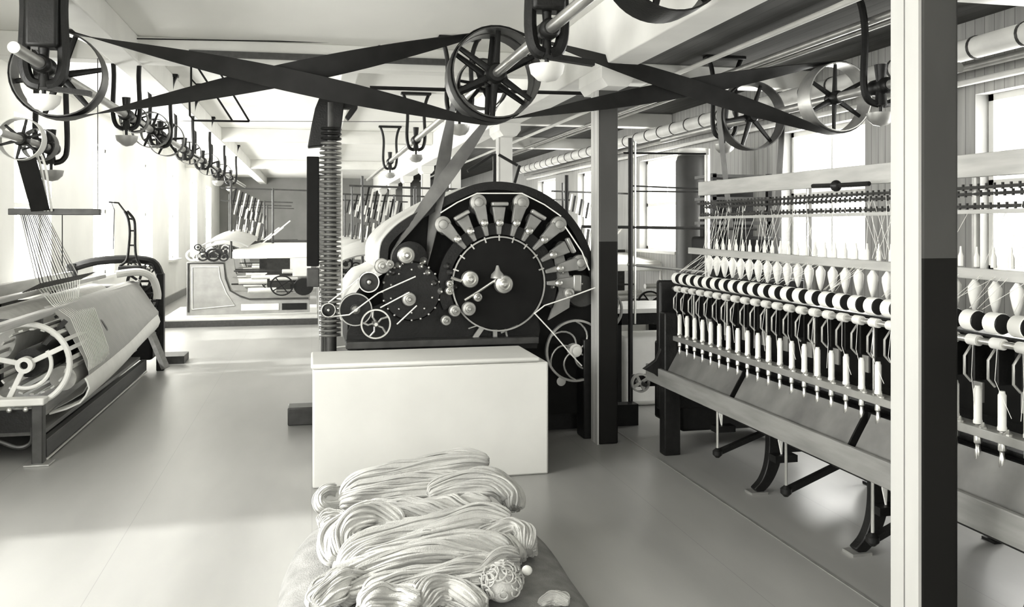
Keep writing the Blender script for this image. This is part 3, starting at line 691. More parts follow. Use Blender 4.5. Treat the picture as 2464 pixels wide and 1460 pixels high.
# roller beam, fluted rollers, drums
MB().box(2.52, 2.62, FY0, FY1, 1.15, 1.19).build('roller_beam', 'iron', FR)
MB().cyl((2.486, FY0, 1.165), (2.486, FY1, 1.165), .013, n=12).build('fluted_roller', 'steel', FR)
for i, y in enumerate(ys):
    yy = y+.03
    d = MB().lathe((2.50, yy-.034, 1.238), (0, .064, 0), [(.037, 0), (.040, .06), (.040, .94), (.037, 1)], 24).build('top_roller', 'white', FR)
    MB().lathe((2.50, yy-.040, 1.238), (0, .006, 0), [(.006, 0), (.036, .1), (.038, 1)], 24).build('end_disc', 'iron', d, label='black end disc')
    MB().cyl((2.486, y-.025, 1.165), (2.486, y+.03, 1.165), .021, n=14).build('roller_boss', 'palepaint', FR)
    MB().tube([(2.54, y+.035, 1.15), (2.50, y+.035, 1.14), (2.47, y+.035, 1.10), (2.47, y+.035, 1.03), (2.50, y+.035, 1.0)], .0055, 6).build('thread_guide', 'steel_w', FR)
    MB().box(2.53, 2.60, y+.05, y+.062, 1.0, 1.16).build('roller_stand', 'iron', FR)
    if i % 2 == 0: MB().box(2.60, 2.61, y-.03, y+.02, .90, .98).build('separator_plate', 'steel_w', FR)
for i, y in enumerate(ys):
    if i % 4 == 2: MB().cyl((2.52, y+.06, .838), (2.52, y+.06, 1.16), .006, n=8).build('support_rod', 'steel', FR)
# creel
cre = empty('bobbin_creel', (2.8, 4, 1.2), 'raised creel of boards and toothed rods above the spinning frame', 'creel')
MB().bar((2.70, FY0-.4, 1.392), (2.70, 6.05, 1.425), .03, .045).build('lower_board', 'wood_l', cre, bevel=.003)
MB().bar((2.78, FY0-.4, 1.853), (2.78, 6.05, 1.876), .03, .10).build('upper_board', 'wood_l', cre, bevel=.003)
def toothed(z, x):
    r_ = MB().cyl((x, FY0-.4, z), (x, 6.0, z), .007, n=8).build('toothed_rod', 'iron_g', cre)
    t = MB(); y = FY0-.35; k = 0
    while y < 5.98: t.bar((x, y, z-.012), (x, y, z+.016), .010, .006); y += .045; k += 1
    o = t.build('teeth', 'iron_g', r_); o['kind'] = 'stuff'
toothed(1.765, 2.74); toothed(1.74, 2.79); toothed(1.685, 2.76)
MB().box(2.745, 2.775, FY0-.4, 6.0, 1.655, 1.672).build('creel_slat', 'wood_l', cre)
for y in (5.98, 4.62, 3.3, 2.0): MB().cyl((2.80, y, 1.19), (2.80, y, 1.9 if y < 5.5 else 2.12), .016, n=10).build('creel_post', 'steel_w', cre)
x_, z_ = 2.77, 1.78
b = MB(); b.tube([(2.66, 4.35, 1.82), (2.64, 4.2, 1.815), (2.64, 4.0, 1.81), (2.66, 3.85, 1.81)], .012, 8); b.ball((2.64, 4.1, 1.81), .03, 10); b.build('hanger_hook', 'iron', cre)
# roving bobbins hanging from the creel
bob = MB().lathe((0, 0, -.135), (0, 0, .135), [(.003, 0), (.008, .04), (.018, .30), (.026, .62), (.026, .78), (.014, .92), (.008, 1)], 16).build('roving_bobbin', 'white', loc=(0, 0, 0))
tag(bob, 'white cone-shaped roving bobbin hanging point down below the lower creel board', 'bobbin', 'roving bobbins hanging in the creel')
yb = 5.72; i = 0
while yb > FY0+.05:
    o = bob if i == 0 else copy_tree(bob)
    zt = 1.392+(yb-(FY0-.4))/(6.05-FY0+.4)*.033-.024
    o.location = (2.70, yb, zt); yb -= .115; i += 1
# upper pegs standing above the board
pg = MB()
yb = 5.7
k = 0
while yb > FY0 and k < 60:
    MB().lathe((2.745, yb, 1.43), (0, 0, .085), [(.012, 0), (.012, .5), (.006, .7), (.004, 1)], 8).build('bobbin_peg', 'white', cre); yb -= .095; k += 1
th = MB(); random.seed(3)
for i in range(150):
    y = FY0+(FY1-FY0)*random.random()
    a_ = (2.74+random.random()*.05, y, 1.75-.07*random.random()); b_ = (2.71+random.random()*.05, min(5.9, max(FY0, y+random.uniform(-.22, .22))), 1.44)
    th.tube([a_, b_], .0011, 4)
for i in range(70):
    y = FY0+(FY1-FY0)*random.random(); y2 = min(5.85, max(FY0, y+random.uniform(-.12, .12)))
    th.tube([(2.69, y, 1.40), (2.53, y2, 1.28)], .0011, 4)
o = th.build('roving_threads', 'white', cre); o['kind'] = 'stuff'
# bobbins on the spindles and yarn down to them
sb = MB().lathe((0, 0, 0), (0, 0, .150), [(.006, 0), (.0165, .03), (.0170, .10), (.0150, .14), (.0150, .90), (.0115, .94), (.010, 1)], 16).build('spindle_bobbin', 'white', loc=(0, 0, 0))
tag(sb, 'full white cylindrical bobbin standing upright on the spindle rail of the spinning frame', 'bobbin', 'white bobbins along the spindle rail')
yn = MB().tube([(0, 0, 0), (.0, .0, -.32)], .0012, 4)
for i, y in enumerate(ys):
    o = sb if i == 0 else copy_tree(sb); o.location = (2.50, y, .8395)
y_ = MB()
for i, y in enumerate(ys):
    MB().tube([(2.478, y, 1.15), (2.47, y+random.uniform(-.02, .02), 1.03), (2.487, y+random.choice((-.06, -.03, .0, .02)), .90)], .0013, 4).build('yarn_strand', 'white', FR)
# curved iron legs
def leg(y, s):
    xs = 2.60 if s < 0 else 3.40; k = -s
    pts = [(xs-k*.01, 0.02), (xs+k*.045, .07), (xs+k*.085, .15), (xs+k*.105, .25), (xs+k*.11, .36), (xs+k*.10, .50)]
    P = [(v.x, v.z) for v in smooth([(a, 0, c) for a, c in pts], 4)]
    wd = lambda t: .03+.045*t
    L = []; R_ = []
    for i, (a, c) in enumerate(P):
        q = P[min(i+1, len(P)-1)]; p_ = P[max(i-1, 0)]; d = Vector((q[0]-p_[0], q[1]-p_[1])).normalized(); t = i/(len(P)-1)
        L.append((a-d.y*wd(t)*.5, c+d.x*wd(t)*.5)); R_.append((a+d.y*wd(t)*1.1, c-d.x*wd(t)*1.1))
    poly = [(a, max(0, c)) for a, c in L+list(reversed(R_))]
    lg = MB().prism(poly, y-.028, y+.028).build('leg', 'iron', FR, bevel=.005)
    MB().box(xs-.045, xs+.06, y-.045, y+.045, 0, .014).build('foot', 'steel_w' if s < 0 else 'iron', lg)
for y in (4.88, 3.87, 2.86):
    leg(y, -1); leg(y, 1)
    MB().box(2.75, 3.25, y-.03, y+.03, .24, .30).build('cross_stay', 'iron', FR)
for y in (5.12, 4.30, 3.55):
    MB().cyl((2.47, y, .22), (2.47, y, .50), .008, n=8).build('weight_rod', 'steel', FR)
    MB().lathe((2.47, y, .16), (0, 0, .06), [(.012, 0), (.03, .3), (.03, .7), (.01, 1)], 12).build('rod_weight', 'iron', FR)
    MB().bar((2.47, y, .19), (2.85, y+.12, .27), .035, .03).build('weight_lever', 'iron', FR)
for y in (5.45, 4.68, 3.72): 
    for k in range(4): MB().tube([(2.66+.02*k, y, .50), (2.64+.008*k, y, .36), (2.66, y, .27)], .004, 5).build('lift_wire', 'white', FR)
    MB().box(2.60, 2.74, y-.04, y+.04, .24, .28).build('wire_clamp', 'iron', FR)
b = MB(); b.cyl((2.72, FY0, .34), (2.72, FY1, .34), .018, n=10); b.build('lower_shaft', 'iron', FR)
# end wheel and guard
x, z, r = WC(1535, 918, 23, 6.15)
ew = MB().ring((x, 6.1, z), YA, r, r*.82, .03, 30).build('end_wheel', 'steel_w', FR)
MB().lathe((x, 6.06, z), (0, .14, 0), [(.008, 0), (.016, .1), (.016, 1)], 12).build('wheel_hub', 'steel_w', ew)
for i in range(4):
    t = .5+PI/2*i; MB().bar((x, 6.1, z), (x+r*.88*math.cos(t), 6.1, z+r*.88*math.sin(t)), .02, .015, up=YA).build('spoke', 'steel_w', ew)
# machine gearing case behind the end plate
MB().box(2.60, 3.5, 5.97, 6.5, .12, .72).build('gear_case', 'iron', FR, bevel=.02)
MB().cyl((x, 6.0, z), (x+.02, 6.3, z), .014, n=8).build('end_shaft', 'iron', FR)
MB().box(x-.02, 2.62, 6.16, 6.24, z-.04, z+.04).build('bearing_arm', 'iron', FR)

# rod stands behind the middle post
st = empty('rod_stand', (2.4, 6.9, 0), 'open stand of slim steel uprights and cross rods behind the middle post', 'stand')
def rod(p0, p1, r, m, Y, nm='rod'): MB().tube([W(*p0, Y=Y), W(*p1, Y=Y)], r, 8).build(nm, m, st)
a_ = W(1517, 600, Y=6.9); MB().cyl((a_.x, 6.9, 0), (a_.x, 6.9, W(1517, 332, Y=6.9).z), .020, n=10).build('upright', 'iron', st)
a_ = W(1528, 600, Y=6.9); MB().cyl((a_.x, 6.9, 0.8), (a_.x, 6.9, W(1517, 340, Y=6.9).z), .010, n=10).build('upright', 'steel', st)
a_ = W(1703, 600, Y=6.9); MB().cyl((a_.x, 6.9, 0), (a_.x, 6.9, W(1703, 358, Y=6.9).z), .020, n=10).build('upright', 'steel_w', st)
rod((1400, 545), (1820, 551), .012, 'iron_g', 6.9, 'cross_rod'); rod((1510, 636), (1700, 655), .012, 'steel_w', 6.9, 'cross_rod')
rod((1500, 368), (1703, 370), .008, 'iron', 6.9, 'cross_rod'); rod((1517, 447), (1703, 455), .006, 'iron_g', 6.9, 'cross_rod'); rod((1517, 460), (1703, 462), .006, 'iron_g', 6.9, 'cross_rod')
a_ = W(1400, 600, Y=7.8)
t_ = MB().cyl((a_.x, 8.3, .9), (a_.x, 8.3, 2.1), .018, n=10)
t_.build('upright', 'iron', st)
# tall dark tank / column by the right wall
a_ = W(1666, 600, Y=9.6)
tk = empty('iron_tank', (a_.x, 9.6, 0), 'tall dark cylindrical iron tank behind the spinning frame', 'tank')
MB().lathe((a_.x, 9.6, .12), (0, 0, 2.33), [(.19, 0), (.19, .96), (.17, .985), (.10, 1)], 32).build('tank_body', 'tankm', tk)
MB().lathe((a_.x, 9.6, 2.40), (0, 0, .10), [(.13, 0), (.13, .5), (.17, .7), (.17, 1)], 32).build('tank_cap', 'palepaint', tk)
for k in range(3):
    t = 2*PI*k/3; MB().cyl((a_.x+.14*math.cos(t), 9.6+.14*math.sin(t), 0), (a_.x+.14*math.cos(t), 9.6+.14*math.sin(t), .14), .02, n=8).build('leg', 'iron', tk)
# table behind the end, with a pale box filling the opening under it
tb = empty('work_table', (2.75, 7.4, 0), 'low pale-topped table behind the middle post, left of the spinning frame', 'table')
x0, x1 = W(1470, 750, Y=7.4).x, W(1640, 750, Y=7.4).x+.3
zt = W(1540, 740, Y=7.4).z
MB().box(x0, x1, 7.3, 8.1, zt-.04, zt).build('table_top', 'palepaint', tb, bevel=.004)
MB().box(x0, x1, 7.32, 7.36, zt-.14, zt-.04).build('apron', 'iron', tb)
for a_ in (x0+.02, x1-.08):
    for c_ in (7.32, 8.02): MB().box(a_, a_+.05, c_, c_+.05, 0, zt-.04).build('leg', 'iron', tb)
sb_ = MB().box(x0+.12, x1-.12, 7.45, 7.95, 0, .62).build('pale_box', 'white', loc=(x0+.12, 7.45, 0), bevel=.05); tag(sb_, 'plain pale box under the low table, between post and spinning frame', 'bin')
# dark loom-like machine beyond, at the right wall behind the creel
dm = empty('dark_machine', (4.2, 8.3, 0), 'dark machine with shelves half hidden behind the spinning frame creel, near the right wall', 'machine')
MB().box(3.80, 4.50, 7.9, 8.5, .1, 1.5).build('machine_body', 'dark', dm, bevel=.03)
for z_ in (1.62, 1.86, 2.08): MB().box(3.80, 4.45, 8.0, 8.4, z_, z_+.03).build('shelf', 'iron_g', dm)
for x_ in (3.81, 4.40): MB().box(x_, x_+.04, 8.0, 8.05, 0, 2.12).build('upright', 'iron', dm)
MB().box(3.85, 4.4, 8.3, 8.38, 1.5, 2.05).build('machine_back', 'dark', dm)
# ------------------------------------------------------------------ slasher-like loom at the left with warp sheet
lm = empty('warp_loom', (-2.2, 8.4, 0), 'long pale loom at the left edge with a stretched warp sheet and spoked end wheel', 'loom')
LA, LB = 6.55, 10.35
def Lp(nm, mm, mb, **k): return mb.build(nm, mm, lm, **k)
Lp('floor_rail', 'wood_d', MB().box(-1.81, -1.76, LA+.05, LB, .03, .15), bevel=.004)
Lp('rail_edge', 'palepaint', MB().box(-1.765, -1.755, LA+.05, LB, .012, .022))
Lp('foot_board', 'wood', MB().box(-2.75, -1.81, LA+.15, LB-.1, .16, .19))
Lp('lower_shelf', 'wood_l', MB().box(-2.1, -1.84, LA+.15, LB-.1, .26, .28), bevel=.003)
# near end frame
Lp('end_leg', 'iron_g', MB().box(-1.83, -1.76, 6.5, 6.58, .0, .43), bevel=.008)
Lp('foot_plate', 'steel_w', MB().box(-1.87, -1.71, 6.46, 6.62, 0, .012), bevel=.003)
Lp('end_leg', 'iron_g', MB().box(-2.8, -2.73, 6.5, 6.58, .0, .43), bevel=.008)
Lp('end_beam', 'palepaint', MB().box(-2.82, -1.75, 6.49, 6.60, .40, .45), bevel=.01)
for k in range(9): Lp('beam_bolt', 'steel', MB().ball((-2.66+.1*k, 6.485, .38), .018, 10))
Lp('apron_plate', 'iron', MB().box(-2.73, -1.83, 6.53, 6.55, .22, .37))
Lp('arch_rail', 'iron_g', MB().tube(smooth([(-2.72, 6.53, .12), (-2.5, 6.53, .19), (-2.25, 6.53, .21), (-2.05, 6.53, .17), (-1.92, 6.53, .12), (-1.84, 6.53, .15), (-1.83, 6.53, .25)], 5), .014, 8))
# end wheel
x, z, _ = WC(62, 877, 1, 6.62); r = .275
wh = Lp('end_wheel', 'palepaint', MB().tube([(x+r*math.cos(2*PI*k/48), 6.62, z+r*math.sin(2*PI*k/48)) for k in range(48)], .020, 10, closed=True))
MB().tube([(x+.16*math.cos(a), 6.62, z+.16*math.sin(a)) for a in [-1.9+2.5*k/16 for k in range(17)]], .014, 8).build('inner_arc', 'palepaint', wh)
for t in (-2.0, .45, 2.9):
    MB().bar((x+.03*math.cos(t), 6.62, z+.03*math.sin(t)), (x+r*math.cos(t), 6.62, z+r*math.sin(t)), .035, .022, up=YA).build('spoke', 'palepaint', wh, bevel=.005)
MB().ring((x, 6.61, z), YA, .055, .026, .07, 24).build('hub', 'palepaint', wh)
MB().cyl((x, 6.6, z), (x, 6.66, z), .027, n=14).build('hub_bore', 'dark', wh)
# slatted reel behind the wheel
for i in range(20):
    t = 2*PI*i/20; rr = .225
    Lp('reel_slat', 'palepaint', MB().bar((x+rr*math.cos(t), 6.75, z+rr*math.sin(t)), (x+rr*math.cos(t)+.02, 7.9, z+rr*math.sin(t)), .028, .012, up=(math.cos(t), 0, math.sin(t))))
Lp('reel_core', 'iron', MB().cyl((x, 6.7, z), (x, 7.95, z), .10, n=24))
Lp('reel_flange', 'iron_g', MB().cyl((x, 7.9, z), (x, 7.94, z), .26, n=30))
# yarn beam above
Lp('yarn_beam', 'cloth', MB().lathe((-2.24, 6.95, .80), (0, 3.2, 0), [(.05, 0), (.18, .005), (.20, .02), (.20, .98), (.05, 1)], 28))
Lp('arm_bracket', 'iron_g', MB().bar((-2.0, 6.9, .60), (-1.74, 7.0, .92), .05, .03))
Lp('arm_bracket', 'wood', MB().bar((-2.05, 7.05, .55), (-1.70, 7.9, .62), .04, .05))
# breast beams
Lp('breast_beam', 'wood_l', MB().box(-1.90, -1.83, 5.6, LB, .955, 1.005), bevel=.01)
Lp('rear_beam', 'wood_l', MB().box(-2.24, -2.17, 5.8, LB, 1.045, 1.085), bevel=.008)
Lp('rear_board', 'wood_l', MB().box(-2.55, -2.50, 5.8, LB, .98, 1.12), bevel=.008)
for y in (6.8, 8.6, LB-.05):
    Lp('cross_rail', 'iron_g', MB().box(-2.75, -1.85, y, y+.05, .90, .955))
    Lp('post', 'iron', MB().box(-2.72, -2.66, y, y+.06, 0, .95)); 
Lp('post', 'iron', MB().box(-1.98, -1.92, LB-.05, LB+.01, .16, .95))
# comb of heddle wires on the rear beam
for i in range(26):
    y = 7.6+i*.07; Lp('heddle_wire', 'iron_g', MB().bar((-2.20, y, 1.085), (-2.05, y-.05, 1.16), .010, .006))
# warp sheet from the breast beam over the lower roll
rows = []
prof = [(-1.90, 1.012), (-1.85, 1.012), (-1.80, .98), (-1.72, .86), (-1.64, .73), (-1.60, .63), (-1.60, .55), (-1.64, .48), (-1.74, .42), (-1.86, .36)]
for i in range(15):
    t = i/14; y = 7.05+t*3.15
    rows.append([(px_ + .02*math.sin(5*t), y, pz_-(1-t)*(0.10 if j > 4 else .02*j)+.05*t*(j > 4)) for j, (px_, pz_) in enumerate(prof)])
Lp('warp_sheet', 'sheet', MB().grid(rows, .006))
rows = []
for i in range(15):
    t = i/14; y = 6.95+t*3.2
    rows.append([(-1.590+.02*math.sin(5*t)-dx_, y, z_-(1-t)*.10+.05*t) for dx_, z_ in ((.015, .60), (0, .57), (-.01, .53), (.01, .48), (.05, .43), (.14, .39), (.25, .36))])
Lp('cloth_roll_cover', 'white', MB().grid(rows, .012))
Lp('cloth_roller', 'cloth', MB().cyl((-1.76, 7.0, .50), (-1.76, 10.2, .58), .09, n=20))
# warp threads from the hanging bar to the loom
BY = 7.4
bl, br = W(22, 510, Y=BY), W(242, 516, Y=BY)
random.seed(5)
for i in range(16):
    t = i/15
    a_ = Vector((W(50+62*t, 520, Y=BY).x, BY, bl.z-.02)); b_ = Vector((-2.20, 8.0+1.35*t, 1.09)); c_ = Vector((-1.87, 7.15+.75*t, 1.02)); d_ = Vector((-1.60, 7.0+.65*t, .55))
    Lp('warp_thread', 'iron_g' if i % 3 else 'white', MB().tube([a_, b_], .0042, 4)); Lp('warp_thread', 'white', MB().tube([b_, c_, c_+Vector((.12, .02, -.10)), d_+Vector((.01, 0, .08)), d_+Vector((.015, 0, 0))], .004, 4))  # upper runs mostly coloured dark, standing in for backlight from the windows
# far end frame with gears
ef = Lp('end_frame', 'iron', MB().box(-2.6, -2.5, LB+.1, LB+.2, 0, 1.2).box(-1.68, -1.60, LB+.1, LB+.2, 0, 1.08), bevel=.01)
MB().tube(smooth([(-2.55, LB+.15, 1.15), (-2.3, LB+.15, 1.22), (-1.95, LB+.15, 1.24), (-1.72, LB+.15, 1.20), (-1.64, LB+.15, 1.05)], 5), .045, 8).build('arch', 'iron', ef)
MB().tube(smooth([(-2.0, LB-.35, 1.10), (-1.78, LB-.3, 1.12), (-1.66, LB-.25, 1.05), (-1.62, LB-.2, .9), (-1.62, LB-.2, .82)], 5), .04, 10).build('pale_elbow', 'palepaint', ef)
random.seed(11)
for (gx, gz, gr) in ((-1.85, 1.0, .13), (-1.75, .78, .10), (-1.95, .62, .15), (-1.76, .45, .12), (-1.68, .60, .05), (-1.9, 1.17, .07), (-1.75, 1.14, .06)):
    g_ = MB().ring((gx, LB+.07, gz), YA, gr, gr*.78, .04, 28)
    for k in range(5):
        t = k*2*PI/5; g_.bar((gx, LB+.07, gz), (gx+gr*.85*math.cos(t), LB+.07, gz+gr*.85*math.sin(t)), gr*.2, .02, up=YA)
    g_.build('gear', 'iron', ef); MB().lathe((gx, LB+.0, gz), (0, .1, 0), [(.01, 0), (.022, .2), (.026, 1)], 12).build('gear_hub', 'steel', ef)
Lp('gear_box', 'iron', MB().box(-2.4, -1.72, LB+.12, LB+.5, .12, .95), bevel=.03)
Lp('drive_lever', 'wood', MB().bar((-1.55, LB-.1, .06), (-1.78, LB, .60), .09, .05))
# goose-neck bracket
gn = empty('gooseneck_bracket', (-2.1, 10.1, 1.1), 'tall iron gooseneck bracket with rungs standing on the far end of the left loom', 'bracket')
Yg = 10.1
gp = lambda a, c: tuple(W(a, c, Y=Yg))
L1 = smooth([gp(288, 640), gp(305, 625), gp(310, 590), gp(312, 555), gp(308, 525), gp(300, 508)], 5); L2 = smooth([gp(338, 640), gp(328, 618), gp(325, 590), gp(325, 555), gp(322, 528), gp(306, 508)], 5)
for L_ in (L1, L2): MB().tube(L_, .014, 8).build('curved_side', 'iron', gn)
for k in (5, 10, 15, 20): MB().tube([L1[k], L2[k]], .010, 6).build('rung', 'iron', gn)
MB().tube([gp(300, 508), gp(285, 488), gp(262, 486)], .010, 6).build('top_arm', 'iron', gn)
MB().tube([gp(268, 486), gp(275, 505), gp(272, 600)], .006, 6).build('drop_rod', 'iron_g', gn)
MB().box(W(285, 640, Y=Yg).x, W(345, 640, Y=Yg).x, Yg-.05, Yg+.2, W(300, 652, Y=Yg).z-.05, W(300, 640, Y=Yg).z).build('bracket_foot', 'iron', gn, bevel=.01)
# hanging bar and its belts
hb = empty('shed_bar', tuple(bl), 'dark level bar hanging in front of the left windows above the loom', 'bar')
MB().box(bl.x, br.x, BY-.03, BY+.03, bl.z-.022, bl.z+.026).build('bar', 'iron_g', hb, bevel=.004)
for px in (150, 235): 
    a_ = W(px, 515, Y=BY); MB().tube([(a_.x, BY, a_.z), (a_.x, BY, 2.9 if px == 235 else 1.3)], .004, 5).build('hanging_wire', 'iron_g', hb)
ww = W(75, 500, Y=7.1)
o = MB().bar((QX+.03, 7.1, QZ-QR*.85), (ww.x, 7.33, 1.72), .13, .008, up=YA).build('hanging_strap', 'belt', loc=(QX, 7.1, QZ)); tag(o, 'dark leather strap falling from the left edge pulley to the bar', 'strap')
for k in range(3):
    o = MB().tube(smooth([(QX+.06+.03*k, 7.15, QZ-QR*.7), (QX+.08+.03*k, 7.2, 2.0), (W(112+8*k, 500, Y=BY).x, BY-.045, 1.72)], 5), .009, 6).build('yarn_line', 'white', loc=(QX, 7.15, QZ)); tag(o, 'pale yarn line hanging beside the dark strap at the left edge, down to the bar', 'yarn line', 'pale yarn lines beside the strap')
tag(MB().box(-1.75, -1.45, 10.95, 11.35, 0, .09).build('wood_block', 'wood_d', loc=(-1.4, 10.9, 0), bevel=.005), 'dark flat block on the floor at the far end of the left loom', 'block')

# ------------------------------------------------------------------ power looms across the aisle, deeper in the room
def power_loom(x0, y0, wdt, label, group):
    r = empty('power_loom', (x0, y0, 0), label, 'loom', group)
    def B(nm, mm, mb, par=None, **k): return mb.build(nm, mm, par or r, **k)
    X = lambda v: x0+v
    # solid side frame facing the aisle with raised border
    out = [(0, .03), (0, 1.0), (.60, 1.0), (.63, .72), (.70, .50), (.85, .34), (1.0, .29), (wdt, .29), (wdt, .05), (0, .03)]
    B('side_frame', 'frame_g', MB().prism([(X(a), c) for a, c in out[:-1]], y0, y0+.05), bevel=.008)
    B('frame_border', 'iron_g', MB().tube([(X(a+.03 if a < .1 else a-.02), y0-.01, c-(.03 if c > .4 else -.03)) for a, c in [(0, .06), (0, 1.0), (.60, 1.0), (.63, .72), (.70, .50), (.85, .34), (1.0, .28), (wdt, .28)]], .016, 6))
    B('frame_border', 'palepaint', MB().tube([(X(.09), y0-.008, .14), (X(.09), y0-.008, .90), (X(.50), y0-.008, .90), (X(.52), y0-.008, .70), (X(.62), y0-.008, .42), (X(.75), y0-.008, .2), (X(.09), y0-.008, .14)], .009, 6))
    B('lower_panel', 'palepaint', MB().box(X(.85), X(wdt-.5), y0-.01, y0+.0, .10, .22)); B('lower_panel', 'iron', MB().box(X(wdt-.45), X(wdt-.05), y0-.01, y0+.0, .10, .22))
    B('far_frame', 'frame_g', MB().prism([(X(a), c) for a, c in out[:-1]], y0+1.6, y0+1.65))
    # rolls and inner bars
    for i, (a, c, q) in enumerate(((.80, .62, .05), (1.0, .70, .035), (.95, .45, .05), (1.3, .66, .03), (1.5, .8, .04))):
        B('inner_roller', 'palepaint', MB().cyl((X(a), y0+.15, c), (X(a+.45), y0+.2, c), q, n=14))
    for k in range(4): B('inner_bar', 'iron_g' if k % 2 else 'steel_w', MB().box(X(.65), X(wdt-.1), y0+.3+.25*k, y0+.33+.25*k, .42+.11*k, .45+.11*k))
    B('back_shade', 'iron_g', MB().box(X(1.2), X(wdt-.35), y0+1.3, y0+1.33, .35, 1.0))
    rg = MB().ring((X(1.5), y0-.04, .55), YA, .19, .165, .03, 30); rg2 = B('hand_wheel', 'iron', rg)
    for k in range(4): t = .6+k*PI/2; MB().bar((X(1.5), y0-.04, .55), (X(1.5)+.18*math.cos(t), y0-.04, .55+.18*math.sin(t)), .02, .015, up=YA).build('spoke', 'iron', rg2)
    # cloth and front board
    B('cloth_sheet', 'white', MB().grid([[(X(.72+.0*j+.35*i/4), y0+.05+1.5*i/4, 1.16+.10*i/4), (X(wdt+.05), y0+.05+1.5*i/4, 1.16+.10*i/4)] for i in range(5)], .05))
    B('front_board', 'white', MB().box(X(.72), X(wdt+.05), y0-.02, y0+.05, 1.06, 1.18), bevel=.01)
    B('back_rail', 'iron_g', MB().box(X(.9), X(wdt+.05), y0+1.55, y0+1.62, 1.28, 1.36))
    B('end_cloth', 'palepaint', MB().box(X(wdt-.28), X(wdt+.02), y0-.03, y0+.0, .72, 1.06))
    # warp pile
    rows = []
    for i in range(9):
        t = i/8; rows.append([(X(.20+.75*j/6+.12*t), y0+.1+1.5*t, 1.18+.20*math.sin(PI*(j+1)/8)+.18*t) for j in range(7)])
    B('warp_pile', 'sheet', MB().grid(rows, .02))
    # gears on top of the frame
    for (a, c, q) in ((.10, 1.12, .11), (.26, 1.10, .09), (.42, 1.12, .12), (.58, 1.08, .08), (.18, 1.26, .06)):
        B('gear', 'iron' if q != .11 else 'palepaint', MB().ring((X(a), y0-.03, c), YA, q, q*.7, .05, 20).lathe((X(a), y0-.05, c), (0, .08, 0), [(q*.35, 0), (q*.35, 1)], 12))
    B('top_rod', 'white', MB().bar((X(1.1), y0+1.2, 1.28), (X(1.6), y0+1.4, 1.75), .02, .02))
    B('roller_end', 'iron', MB().cyl((X(wdt-.1), y0-.03, .52), (X(wdt-.1), y0+.3, .52), .16, n=18))
    # heddle stack
    for k in range(9):
        a = .62+.055*k; B('heddle_frame', 'white' if k % 2 else 'iron_g', MB().bar((X(a), y0+1.3, 1.35), (X(a+.06), y0+1.35, 1.85-.02*k), .02, .05))
        B('heddle_hook', 'palepaint' if k % 2 else 'iron', MB().bar((X(a), y0+1.3, 2.10-.03*k), (X(a+.05), y0+1.32, 2.38-.03*k), .025, .03))
    B('arch_post', 'iron_g', MB().cyl((X(.58), y0+1.35, 1.0), (X(.58), y0+1.35, 2.55), .02, n=8)); B('arch_post', 'iron_g', MB().cyl((X(1.3), y0+1.35, 1.3), (X(1.3), y0+1.35, 2.4), .02, n=8))
    B('arch_rail', 'iron_g', MB().bar((X(.4), y0+1.35, 2.40), (X(1.9), y0+1.35, 2.36), .03, .03))
    return r
pl = power_loom(-1.98, 15.2, 1.95, 'pale power loom with flat cloth top across the aisle, between left loom and ribbed column', 'power looms deeper in the room')
pl.location.z = .13; pl.scale = (1, 1, .9)
pf = MB().box(-2.35, .1, 14.9, 17.2, 0, .13).build('loom_platform', 'palepaint', loc=(-1, 15.5, 0), bevel=.01); tag(pf, 'low white platform on the floor under the power loom', 'platform')
tag(MB().box(-2.35, .1, 14.86, 14.9, 0, .10).build('platform_edge_board', 'wood_d', loc=(-1, 14.88, 0)), 'dark board along the front edge of the white platform', 'board')
for i, (x_, y_) in enumerate(((-2.3, 18.6), (-2.4, 22.0), (-2.4, 25.4), (0.10, 11.0), (0.10, 14.2), (0.10, 17.6), (3.3, 12.2), (3.2, 15.6))):
    lb = ('power loom right behind the nearest one, hidden by its warp pile', 'third power loom in the left row', 'last power loom in the left row by the back wall', 'loom half hidden behind the carding machine hood, nearest of those', 'second loom behind the carding machine', 'farthest loom behind the carding machine', 'loom near the right wall, behind the rod stand', 'farther loom along the right wall')[i]
    copy_tree(pl, (x_, y_, .0), lb)
# ------------------------------------------------------------------ yarn hanks on a sacking-covered bale in the foreground
def bale_z(x, y):
    """top of the bale over the floor"""
    dx_ = abs(x-.50)/.62; dy_ = abs(y-3.80)/.90
    d = (dx_**3+dy_**3)**(1/3.0)
    if d >= 1: return 0.0
    base = .11+.15*max(0, min(1, (y-3.75)/.8))
    return max(0.0, base*(1-d**5)**.6)
rows = []
for i in range(21):
    q = i/20; row = []
    for j in range(65):
        t = 2*PI*j/64; c_, s_ = math.cos(t), math.sin(t); k = (abs(c_)**3+abs(s_)**3)**(-1/3.0)
        x = .50+.64*q*k*c_; y = 3.78+.92*q*k*s_
        z = bale_z(.50+.62*q*k*c_, 3.80+.90*q*k*s_)
        row.append((x, y, max(.003, z+.010*math.sin(17*x+9*y)*math.sin(13*y-5*x)*(1-q)+.012*q*(1-q)*math.sin(9*t))))
    rows.append(row)
bl_ = MB().grid(rows, .002).build('yarn_bale', 'sack', loc=(.5, 3.8, 0)); tag(bl_, 'grey sacking bundle on the floor in the foreground, under the heap of hanks', 'bale')
